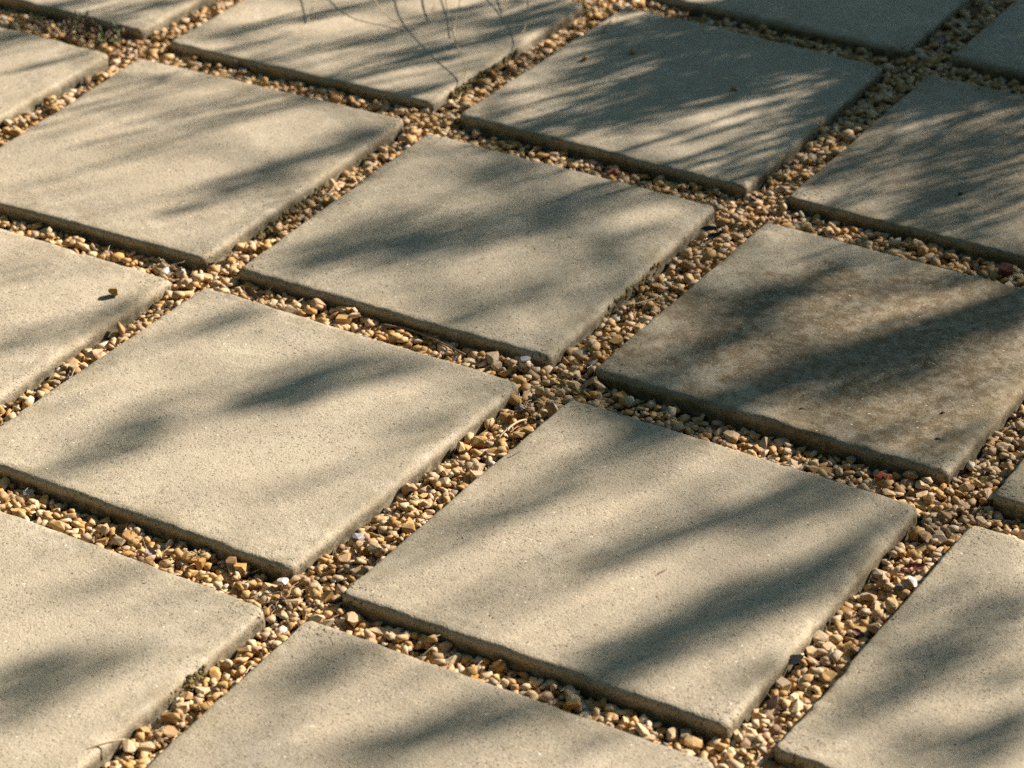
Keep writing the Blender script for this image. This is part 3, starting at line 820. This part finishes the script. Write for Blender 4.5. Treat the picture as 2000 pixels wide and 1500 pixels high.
# ------------------------------------------------------------------ wiry grass stalks that arch in over the far slab
S_UP = SUN / SUN[2]
cl = np.array((-0.6272, 1.8922))
clump = empty("grass_clump", (cl[0], cl[1], BASE_Z))
tag(clump, "thin wiry grass stalks arching in from the top edge over the far slab", "grass")
for pts, hmax, r in [([(-0.5232, 1.1315), (-0.5417, 1.151), (-0.5726, 1.1719), (-0.6164, 1.1986), (-0.6557, 1.2246), (-0.7, 1.2574), (-0.7409, 1.2955), (-0.779, 1.3413), (-0.8089, 1.3817)], 0.064, 0.0007), ([(-0.6298, 1.2648), (-0.6507, 1.2917), (-0.6827, 1.3328), (-0.715, 1.3727), (-0.7416, 1.408)], 0.03, 0.0007), ([(-0.7022, 1.2539), (-0.7481, 1.2541), (-0.7912, 1.2562), (-0.8265, 1.2695), (-0.864, 1.2935), (-0.8942, 1.3176)], 0.055, 0.0007), ([(-0.5232, 1.2742), (-0.5428, 1.3032), (-0.5696, 1.3352), (-0.6165, 1.3789), (-0.659, 1.4134), (-0.6936, 1.4465)], 0.05, 0.0007), ([(-0.8475, 1.2046), (-0.872, 1.235), (-0.9028, 1.2716), (-0.9355, 1.3106)], 0.03, 0.0007), ([(-0.6118, 1.3816), (-0.633, 1.4054), (-0.6558, 1.4333), (-0.6812, 1.4651)], 0.03, 0.0008), ([(-0.6935, 1.3002), (-0.7187, 1.3302), (-0.7473, 1.3682), (-0.7718, 1.4026)], 0.04, 0.0009)]:
    m = len(pts)
    q = []
    for k, (x, y) in enumerate(pts):
        h = hmax * (k / (m - 1)) ** 1.25
        q.append(np.array([x, y, 0.0012]) + S_UP * h)
    last, prev = q[-1], q[-2]
    d = last - prev
    root = np.array([cl[0], cl[1], BASE_Z]) + np.array([RNG.normal() * 0.012, RNG.normal() * 0.012, 0])
    q.append(0.55 * (last + 1.2 * d) + 0.45 * (root + np.array([0, 0, 0.16])))
    q.append(root)
    path = smooth_path(q, 34)
    vs, fs = tube(np.array(path) - np.array([cl[0], cl[1], BASE_Z]), np.linspace(r, r * 1.3, 34), 5)
    mesh_obj("stalk", vs, fs, STRAW, clump, smooth=True)

# ------------------------------------------------------------------ tree whose branches shade the paving
SPRAYS = [((-0.244, 0.355), (0.048, 0.1), (-0.03, 0.031), 0.88, 3.84),
 ((-0.246, 0.317), (0.028, 0.075), (-0.025, 0.023), 0.7, 3.84),
 ((-0.349, 0.234), (0.031, 0.095), (-0.019, 0.016), 0.5, 3.84),
 ((-0.342, 0.137), (0.025, 0.087), (-0.025, 0.02), 0.68, 3.84),
 ((-0.376, 0.071), (0.017, 0.046), (-0.018, 0.015), 0.5, 3.84),
 ((-0.082, 0.347), (0.052, 0.132), (-0.03, 0.03), 0.3, 4.16),
 ((-0.424, 0.385), (0.044, 0.102), (-0.016, 0.015), 0.35, 3.84),
 ((-0.176, 0.424), (0.024, 0.065), (-0.02, 0.02), 0.45, 3.84),
 ((-0.094, 0.241), (0.06, 0.151), (-0.022, 0.021), 0.14, 4.16),
 ((-0.337, 0.699), (0.099, 0.097), (-0.036, 0.048), 0.86, 3.6799999999999997),
 ((-0.413, 0.615), (0.063, 0.056), (-0.026, 0.033), 0.62, 3.6799999999999997),
 ((-0.23, 0.849), (0.083, 0.141), (-0.029, 0.037), 0.64, 3.5200000000000005),
 ((-0.345, 0.92), (0.068, 0.095), (-0.025, 0.033), 0.42, 3.5200000000000005),
 ((-0.138, 0.927), (0.06, 0.081), (-0.013, 0.019), 0.42, 3.5200000000000005),
 ((-0.369, 0.795), (0.069, 0.077), (-0.016, 0.021), 0.3, 3.5200000000000005),
 ((-0.122, 0.683), (0.047, 0.13), (-0.01, 0.011), 0.45, 3.5200000000000005),
 ((-0.107, 0.807), (0.049, 0.113), (-0.009, 0.011), 0.3, 3.5200000000000005),
 ((-0.155, 0.605), (0.047, 0.105), (-0.011, 0.013), 0.36, 3.5200000000000005),
 ((-0.211, 0.588), (0.049, 0.092), (-0.012, 0.014), 0.3, 3.5200000000000005),
 ((-0.592, 0.796), (0.055, 0.16), (-0.018, 0.018), 0.82, 3.2),
 ((-0.603, 0.708), (0.047, 0.102), (-0.019, 0.019), 0.5, 3.2),
 ((-0.563, 0.912), (0.036, 0.079), (-0.019, 0.021), 0.5, 3.2),
 ((-0.686, 0.63), (0.07, 0.134), (-0.01, 0.01), 0.16, 3.2),
 ((-0.815, 0.66), (0.067, 0.14), (-0.01, 0.01), 0.15, 3.2),
 ((-0.881, 0.913), (0.063, 0.094), (-0.012, 0.013), 0.14, 3.2),
 ((-0.509, 0.681), (0.047, 0.099), (-0.012, 0.012), 0.25, 3.2),
 ((-0.921, 0.746), (0.047, 0.104), (-0.012, 0.011), 0.18, 3.2),
 ((-0.742, 0.848), (0.092, 0.168), (-0.01, 0.011), 0.15, 3.2),
 ((-0.572, 0.306), (0.049, 0.091), (-0.019, 0.018), 0.55, 3.6799999999999997),
 ((-0.718, 0.401), (0.033, 0.057), (-0.02, 0.019), 0.3, 3.6799999999999997),
 ((-0.534, 0.386), (0.018, 0.035), (-0.019, 0.018), 0.4, 3.6799999999999997),
 ((-0.632, 1.196), (0.058, 0.086), (-0.019, 0.024), 0.78, 1.6500000000000001),
 ((-0.767, 1.155), (0.079, 0.121), (-0.013, 0.016), 0.4, 1.6500000000000001),
 ((-0.558, 1.403), (0.052, 0.062), (-0.025, 0.036), 0.85, 1.54),
 ((-0.587, 1.074), (0.045, 0.061), (-0.013, 0.016), 0.7, 1.6500000000000001),
 ((-0.589, 1.294), (0.076, 0.104), (-0.011, 0.015), 0.5, 1.6500000000000001),
 ((-0.88, 1.195), (0.084, 0.143), (-0.014, 0.016), 0.45, 1.6500000000000001),
 ((-0.891, 1.071), (0.048, 0.095), (-0.01, 0.011), 0.35, 1.6500000000000001),
 ((-0.681, 1.096), (0.103, 0.122), (-0.008, 0.01), 0.35, 1.6500000000000001),
 ((-0.668, 1.348), (0.069, 0.105), (-0.014, 0.018), 0.55, 1.6500000000000001),
 ((-0.819, 1.296), (0.058, 0.091), (-0.012, 0.015), 0.5, 1.6500000000000001),
 ((-0.501, 1.239), (0.036, 0.053), (-0.01, 0.013), 0.4, 1.6500000000000001),
 ((-1.212, 1.048), (0.04, 0.137), (-0.017, 0.016), 0.65, 1.7600000000000002),
 ((-1.104, 1.073), (0.021, 0.112), (-0.013, 0.011), 0.5, 1.7600000000000002),
 ((-1.256, 1.005), (0.022, 0.064), (-0.029, 0.027), 0.6, 1.7600000000000002),
 ((-1.07, 1.155), (0.019, 0.071), (-0.011, 0.011), 0.4, 1.7600000000000002),
 ((-1.196, 0.941), (0.022, 0.047), (-0.021, 0.02), 0.6, 1.7600000000000002),
 ((-1.085, 0.909), (0.035, 0.092), (-0.01, 0.01), 0.3, 1.7600000000000002),
 ((-0.279, 1.205), (0.092, 0.141), (-0.038, 0.055), 0.8400000000000001, 1.4300000000000002),
 ((-0.179, 1.401), (0.119, 0.183), (-0.042, 0.067), 0.88, 1.32),
 ((-0.298, 1.138), (0.097, 0.167), (-0.019, 0.026), 0.6, 1.4300000000000002),
 ((-0.416, 1.099), (0.048, 0.095), (-0.011, 0.014), 0.5, 1.4300000000000002),
 ((-0.424, 1.182), (0.067, 0.097), (-0.008, 0.011), 0.4, 1.4300000000000002),
 ((-0.417, 1.434), (0.075, 0.111), (-0.015, 0.022), 0.55, 1.32),
 ((-0.418, 1.317), (0.069, 0.101), (-0.008, 0.012), 0.45, 1.32),
 ((-0.307, 1.422), (0.075, 0.109), (-0.022, 0.034), 0.8400000000000001, 1.32),
 ((-0.045, 1.358), (0.05, 0.102), (-0.027, 0.041), 0.88, 1.32),
 ((-0.032, 1.251), (0.03, 0.087), (-0.02, 0.027), 0.6880000000000001, 1.32),
 ((-0.118, 1.129), (0.084, 0.212), (-0.005, 0.006), 0.55, 1.32),
 ((-0.182, 1.147), (0.072, 0.165), (-0.006, 0.007), 0.6, 1.32),
 ((-0.074, 1.119), (0.062, 0.165), (-0.004, 0.005), 0.5, 1.32),
 ((-0.145, 1.078), (0.073, 0.158), (-0.005, 0.007), 0.55, 1.32),
 ((-0.084, 1.051), (0.047, 0.093), (-0.006, 0.008), 0.65, 1.32),
 ((-0.077, 1.171), (0.049, 0.122), (-0.004, 0.005), 0.6, 1.32),
 ((-0.148, 1.157), (0.045, 0.101), (-0.004, 0.006), 0.55, 1.32),
 ((-0.143, 1.018), (0.04, 0.101), (-0.004, 0.005), 0.5, 1.32),
 ((-0.23, 1.047), (0.053, 0.109), (-0.006, 0.007), 0.4, 1.4300000000000002),
 ((-0.03, 1.108), (0.024, 0.102), (-0.013, 0.016), 0.8, 1.32),
 ((-0.188, 1.585), (0.188, 0.273), (-0.058, 0.099), 0.98, 1.32),
 ((0.024, 1.662), (0.13, 0.185), (-0.084, 0.159), 0.988, 1.32),
 ((0.013, 1.469), (0.048, 0.141), (-0.041, 0.061), 0.96, 1.32),
 ((-0.338, 1.544), (0.102, 0.15), (-0.021, 0.032), 0.92, 1.32),
 ((0.132, 1.557), (0.054, 0.107), (-0.042, 0.074), 0.96, 1.32),
 ((-0.125, 1.664), (0.125, 0.181), (-0.052, 0.092), 0.96, 1.4300000000000002),
 ((-0.446, 1.502), (0.046, 0.044), (-0.011, 0.018), 0.8400000000000001, 1.32),
 ((0.18, 1.353), (0.042, 0.159), (-0.047, 0.066), 0.7224, 1.4300000000000002),
 ((0.052, 1.155), (0.031, 0.121), (-0.016, 0.02), 0.47300000000000003, 1.4300000000000002),
 ((0.223, 1.201), (0.042, 0.149), (-0.032, 0.044), 0.6880000000000001, 1.4300000000000002),
 ((0.195, 1.085), (0.048, 0.145), (-0.018, 0.024), 0.5332, 1.54),
 ((0.057, 1.339), (0.027, 0.136), (-0.011, 0.014), 0.516, 1.4300000000000002),
 ((0.068, 1.217), (0.039, 0.192), (-0.005, 0.006), 0.43, 1.4300000000000002),
 ((0.11, 1.224), (0.033, 0.188), (-0.005, 0.006), 0.43, 1.4300000000000002),
 ((0.258, 1.088), (0.037, 0.109), (-0.023, 0.032), 0.559, 1.54),
 ((0.098, 1.062), (0.033, 0.088), (-0.012, 0.016), 0.34400000000000003, 1.54),
 ((0.079, 1.409), (0.039, 0.109), (-0.026, 0.039), 0.6880000000000001, 1.4300000000000002),
 ((0.298, 1.176), (0.016, 0.054), (-0.023, 0.032), 0.43, 1.54),
 ((0.147, 0.845), (0.037, 0.131), (-0.023, 0.027), 0.76, 3.2),
 ((0.124, 0.78), (0.022, 0.079), (-0.019, 0.022), 0.6, 3.2),
 ((0.33, 0.758), (0.047, 0.113), (-0.037, 0.049), 0.86, 3.2),
 ((0.374, 0.852), (0.047, 0.107), (-0.023, 0.033), 0.6, 3.2),
 ((0.137, 0.688), (0.03, 0.087), (-0.018, 0.022), 0.6, 3.2),
 ((0.112, 0.632), (0.024, 0.071), (-0.011, 0.012), 0.35, 3.2),
 ((0.298, 0.947), (0.058, 0.12), (-0.017, 0.026), 0.5, 3.2),
 ((0.214, 0.906), (0.039, 0.097), (-0.015, 0.02), 0.4, 3.2),
 ((0.448, 0.58), (0.032, 0.091), (-0.017, 0.02), 0.65, 3.2),
 ((0.308, 0.638), (0.036, 0.11), (-0.01, 0.012), 0.4, 3.2),
 ((0.493, 0.631), (0.017, 0.061), (-0.019, 0.021), 0.5, 3.2),
 ((0.109, 0.576), (0.027, 0.066), (-0.014, 0.017), 0.35, 3.2),
 ((0.376, 0.563), (0.035, 0.076), (-0.012, 0.016), 0.25, 3.2),
 ((0.37, 0.434), (0.048, 0.102), (-0.031, 0.039), 0.74, 3.84),
 ((0.319, 0.364), (0.03, 0.074), (-0.018, 0.021), 0.5, 3.84),
 ((0.267, 0.278), (0.05, 0.109), (-0.015, 0.017), 0.66, 3.84),
 ((0.23, 0.202), (0.026, 0.055), (-0.011, 0.012), 0.4, 3.84),
 ((0.381, 0.19), (0.075, 0.153), (-0.026, 0.03), 0.86, 3.84),
 ((0.343, 0.078), (0.037, 0.087), (-0.023, 0.023), 0.88, 3.84),
 ((0.434, 0.268), (0.032, 0.075), (-0.019, 0.022), 0.7, 3.84),
 ((0.116, 0.387), (0.029, 0.095), (-0.01, 0.01), 0.36, 3.84),
 ((0.111, 0.243), (0.036, 0.097), (-0.017, 0.017), 0.28, 3.84),
 ((0.077, 0.145), (0.03, 0.082), (-0.017, 0.015), 0.3, 3.84),
 ((0.45, 0.406), (0.026, 0.071), (-0.016, 0.018), 0.55, 3.84),
 ((0.323, 0.033), (0.02, 0.04), (-0.014, 0.014), 0.6, 3.84),
 ((0.214, 0.42), (0.036, 0.097), (-0.012, 0.013), 0.35, 3.84),
 ((0.446, 0.338), (0.023, 0.062), (-0.014, 0.016), 0.5, 3.84),
 ((0.469, 0.109), (0.029, 0.064), (-0.01, 0.011), 0.3, 3.84),
 ((0.246, -0.124), (0.052, 0.091), (-0.026, 0.026), 0.82, 4.16),
 ((0.196, -0.18), (0.036, 0.054), (-0.016, 0.016), 0.6, 4.16),
 ((0.088, -0.076), (0.028, 0.06), (-0.022, 0.019), 0.62, 4.16),
 ((0.091, -0.15), (0.022, 0.048), (-0.018, 0.016), 0.4, 4.16),
 ((0.319, -0.049), (0.043, 0.074), (-0.015, 0.015), 0.5, 4.16),
 ((0.168, -0.087), (0.035, 0.074), (-0.012, 0.011), 0.25, 4.16),
 ((0.388, -0.049), (0.032, 0.062), (-0.013, 0.013), 0.35, 4.16),
 ((-0.141, -0.249), (0.044, 0.061), (-0.025, 0.023), 0.78, 4.16),
 ((-0.106, -0.19), (0.027, 0.044), (-0.016, 0.014), 0.4, 4.16),
 ((-0.125, -0.305), (0.021, 0.034), (-0.019, 0.016), 0.5, 4.16),
 ((-0.261, -0.041), (0.041, 0.087), (-0.015, 0.012), 0.22, 4.16),
 ((-0.121, -0.088), (0.028, 0.067), (-0.01, 0.009), 0.15, 4.16),
 ((0.609, 0.244), (0.047, 0.146), (-0.029, 0.03), 0.74, 3.84),
 ((0.618, 0.324), (0.027, 0.075), (-0.016, 0.018), 0.6, 3.84),
 ((0.58, 0.128), (0.025, 0.077), (-0.013, 0.012), 0.45, 3.84),
 ((0.689, 0.133), (0.035, 0.091), (-0.024, 0.026), 0.78, 3.84),
 ((0.635, 0.079), (0.025, 0.059), (-0.014, 0.016), 0.5, 3.84),
 ((0.674, 0.23), (0.016, 0.049), (-0.012, 0.013), 0.45, 3.84),
 ((0.544, 0.301), (0.023, 0.078), (-0.011, 0.011), 0.35, 3.84),
 ((-0.772, 0.738), (0.108, 0.25), (-0.086, 0.084), 0.05, 4.16),
 ((-0.477, 0.683), (0.113, 0.236), (-0.059, 0.063), 0.06, 4.16),
 ((-0.115, 0.599), (0.089, 0.199), (-0.061, 0.069), 0.05, 4.4799999999999995),
 ((-0.456, 0.289), (0.077, 0.185), (-0.068, 0.06), 0.1, 4.4799999999999995),
 ((0.08, 0.283), (0.08, 0.223), (-0.056, 0.055), 0.12, 4.4799999999999995),
 ((0.173, 0.084), (0.075, 0.162), (-0.047, 0.046), 0.12, 4.4799999999999995),
 ((0.058, -0.197), (0.075, 0.137), (-0.061, 0.053), 0.12, 4.4799999999999995),
 ((0.535, 0.225), (0.054, 0.154), (-0.054, 0.057), 0.15, 4.4799999999999995),
 ((-0.207, -0.107), (0.061, 0.124), (-0.054, 0.044), 0.08, 4.800000000000001),
 ((-0.705, 1.003), (0.152, 0.225), (-0.033, 0.04), 0.22, 1.87),
 ((-0.665, 1.273), (0.16, 0.243), (-0.035, 0.045), 0.22, 1.87),
 ((-0.968, 0.814), (0.071, 0.136), (-0.037, 0.036), 0.15, 1.87),
 ((-1.134, 1.074), (0.075, 0.207), (-0.028, 0.027), 0.25, 1.87),
 ((-0.77, 0.85), (0.086, 0.175), (-0.023, 0.024), 0.15, 2.09),
 ((-0.507, 0.784), (0.041, 0.111), (-0.02, 0.021), 0.2, 2.09),
 ((0.558, 0.549), (0.009, 0.032), (-0.02, 0.023), 0.6, 3.5200000000000005),
 ((0.513, 0.488), (0.02, 0.071), (-0.015, 0.016), 0.35, 3.5200000000000005)]      # (ground centre, half axis along, half axis across, cover, metres up the sunbeam)
tree = empty("tree", tuple((2.277, 4.463, -0.03)))
TL = np.array((2.277, 4.463, -0.03))
tag(tree, "small narrow-leaved tree standing beyond the paving, branches hanging over it", "tree")
trunk_top = TL + np.array([-0.05, -0.1, 2.6])
tp = smooth_path([TL + np.array([0, 0, -0.05]), TL + np.array([0.03, 0.02, 0.8]), TL + np.array([-0.04, -0.02, 1.7]), trunk_top], 14)
vs, fs = tube(np.array(tp) - TL, np.linspace(0.075, 0.03, 14), 9)
mesh_obj("trunk", vs, fs, BARK, tree, smooth=True)
rs = np.random.default_rng(5)
leafv, leaff, off = [], [], 0
limbs = []
base_leaf = np.array([(0, 0, 0), (0.25, 0.5, 0.06), (0.25, -0.5, 0.06), (0.62, 0.42, 0.02), (0.62, -0.42, 0.02), (1, 0, -0.12), (0.3, 0, 0), (0.65, 0, -0.03)])
leaf_faces = [(0, 6, 1), (0, 2, 6), (6, 7, 3, 1), (2, 4, 7, 6), (7, 5, 3), (4, 5, 7)]
nleaf = 0
for (gc, ax, ay, cover, tdist) in SPRAYS:
    gc, ax, ay = np.array(gc), np.array(ax), np.array(ay)
    area = math.pi * abs(ax[0] * ay[1] - ax[1] * ay[0])
    ll, lw = (0.058, 0.0060) if tdist > 2.3 else (0.085, 0.0040)
    one = ll * lw * 0.60 * 0.64 / math.tan(SUN_EL)
    jit = 0.20 if tdist > 2.3 else 0.10
    la = np.linalg.norm(ax)
    ax = ax * max(0.45, 1 - 0.030 / la)
    n = int(-math.log(1 - min(cover, 0.985)) * area / one * 0.80)
    # twigs that carry the leaves of this spray
    ntw = max(2, min(9, n // 18))
    c3 = np.array([gc[0], gc[1], 0.0]) + SUN * tdist
    tw = []
    for k in range(ntw):
        w = rs.uniform(-0.75, 0.75)
        dz = rs.normal() * 0.05 * tdist
        def pt(u, ww): 
            g = gc + ax * u + ay * ww
            return np.array([g[0], g[1], 0]) + SUN * (tdist + dz + 0.05 * u)
        pp = [pt(-1.0 + 0.3 * rs.random(), w + 0.25 * rs.normal()), pt(-0.3, w + 0.15 * rs.normal()), pt(0.4, w * 0.8), pt(1.05, w * 0.5)]
        tw.append(smooth_path(pp, 12))
        limbs.append(tube(np.array(tw[-1]) - TL, np.linspace(0.0007, 0.0016, 12), 4))
    join = c3 + np.array([ax[0], ax[1], 0]) * 1.05
    for w in tw:
        limbs.append(tube([w[-1] - TL, 0.5 * (w[-1] + join) + np.array([0, 0, 0.01]) - TL, join + np.array([0.03, 0.06, 0.03]) - TL], [0.0016, 0.002, 0.0025], 4))
    hub = tp[8 + int(rs.integers(6))]
    j0 = join + np.array([0.03, 0.06, 0.03])
    lp = smooth_path([j0, j0 + SUN * 0.9 + rs.normal(size=3) * 0.03, 0.5 * (j0 + SUN * 2.2 + hub), hub], 14)
    limbs.append(tube(np.array(lp) - TL, np.linspace(0.0018, 0.0034, 14), 5))
    for k in range(n):
        w = tw[int(rs.integers(ntw))]
        a = rs.random()
        r = 1.32 * rs.random() ** 0.80; th = rs.random() * 2 * math.pi
        g = gc + ax * r * math.cos(th) + ay * r * math.sin(th)
        pos = np.array([g[0], g[1], 0]) + SUN * (tdist + rs.normal() * 0.07 * tdist)
        near = w[int(np.argmin([np.sum((q - pos) ** 2) for q in w]))]
        d = pos - near; d = 0.12 * d / (np.linalg.norm(d) + 1e-9) + np.array([rs.normal() * jit, rs.normal() * jit, -1.0])
        d /= np.linalg.norm(d)
        sd_ = np.cross(d, rs.normal(size=3)); sd_ /= np.linalg.norm(sd_)
        up = np.cross(sd_, d)
        L = ll * (0.7 + 0.6 * rs.random()); W = lw * (0.75 + 0.5 * rs.random())
        v = pos + (base_leaf[:, :1] - 0.5) * L * d + base_leaf[:, 1:2] * W * sd_ + base_leaf[:, 2:3] * L * 0.6 * up - TL
        leafv.append(v); leaff.extend([tuple(i + off for i in f) for f in leaf_faces]); off += len(v)
        nleaf += 1
vs, fs = merge(limbs)
mesh_obj("branch", vs, fs, BARK, tree, smooth=True)
o = mesh_obj("foliage", np.vstack(leafv), leaff, TREE_LEAF, tree)
o["kind"] = "stuff"

# ------------------------------------------------------------------ unseen hedges added round the paving to hold back sky light
HEDGE_LEAF = plain("hedge_leaf", (0.05, 0.085, 0.028), 0.5, 0.4, 8.0, transl=0.25)
HEDGE_CORE = plain("hedge_core", (0.025, 0.04, 0.015), 0.9, 0.4, 9.0)
def added_hedge(az, dist, half, height, depth, lab, seed):
    rs = np.random.default_rng(seed)
    c, s_ = math.cos(math.radians(az)), math.sin(math.radians(az))
    cx, cy = -0.03 + c * dist, 0.47 + s_ * dist
    t = empty("added_hedge", (cx, cy, BASE_Z))
    t.rotation_euler = (0, 0, math.radians(az))
    tag(t, lab, "added_hedge")
    n = 14
    vs, fs = [], []
    ring = []
    for k in range(n + 1):                      # core: rounded section swept along the hedge
        y = -half + 2 * half * k / n
        prof = [(0, 0), (0.02, 0.4 * height), (0.05, 0.8 * height), (0.25 * depth, 0.97 * height), (0.75 * depth, 0.97 * height), (depth - 0.05, 0.8 * height), (depth, 0)]
        ring.append(len(vs))
        for (px_, pz) in prof:
            vs.append((px_ + 0.05 * rs.normal() + 0.06, y, pz * (1 + 0.03 * rs.normal())))
    m = len(prof)
    for k in range(n):
        for q in range(m - 1):
            fs.append((ring[k] + q, ring[k] + q + 1, ring[k + 1] + q + 1, ring[k + 1] + q))
    fs.append(tuple(range(m))[::-1]); fs.append(tuple(ring[n] + q for q in range(m)))
    mesh_obj("core", vs, fs, HEDGE_CORE, t)
    N_ = int(1500 * half)
    lv, lf = [], []
    for k in range(N_):
        y = rs.uniform(-half, half)
        if rs.random() < 0.75: pos = np.array([-0.08 + 0.12 * rs.random(), y, height * rs.random()])
        else: pos = np.array([depth * rs.random(), y, height * (0.96 + 0.06 * rs.random())])
        d = rs.normal(size=3) + np.array([-0.7, 0, 0.2]); d /= np.linalg.norm(d)
        sd2 = np.cross(d, rs.normal(size=3)); sd2 /= np.linalg.norm(sd2); up = np.cross(sd2, d)
        L = 0.075 + 0.05 * rs.random()
        v = pos + base_leaf[:, :1] * L * d + base_leaf[:, 1:2] * 0.5 * L * sd2 + base_leaf[:, 2:3] * L * up
        b_ = 8 * k
        lv.append(v); lf.extend([tuple(i + b_ for i in f) for f in leaf_faces])
    o = mesh_obj("foliage", np.vstack(lv), lf, HEDGE_LEAF, t)
    o["kind"] = "stuff"
for args in ((150, 2.4, 2.6, 4.0, 0.9, "tall green hedge behind the far side of the paving", 1),
             (225, 2.2, 2.4, 3.8, 0.9, "tall green hedge along the left side of the paving", 2),
             (300, 4.3, 3.6, 3.6, 1.0, "long green hedge behind the photographer", 3),
             (355, 2.6, 1.9, 3.4, 0.9, "green hedge along the right side of the paving", 4),
             (62, 7.5, 5.0, 2.6, 1.0, "distant green hedge behind the narrow-leaved tree", 5)):
    added_hedge(*args)

print("stones", len(stones), "drops", cnt, "leaves", nleaf, "mean gravel", H[gapcells].mean())
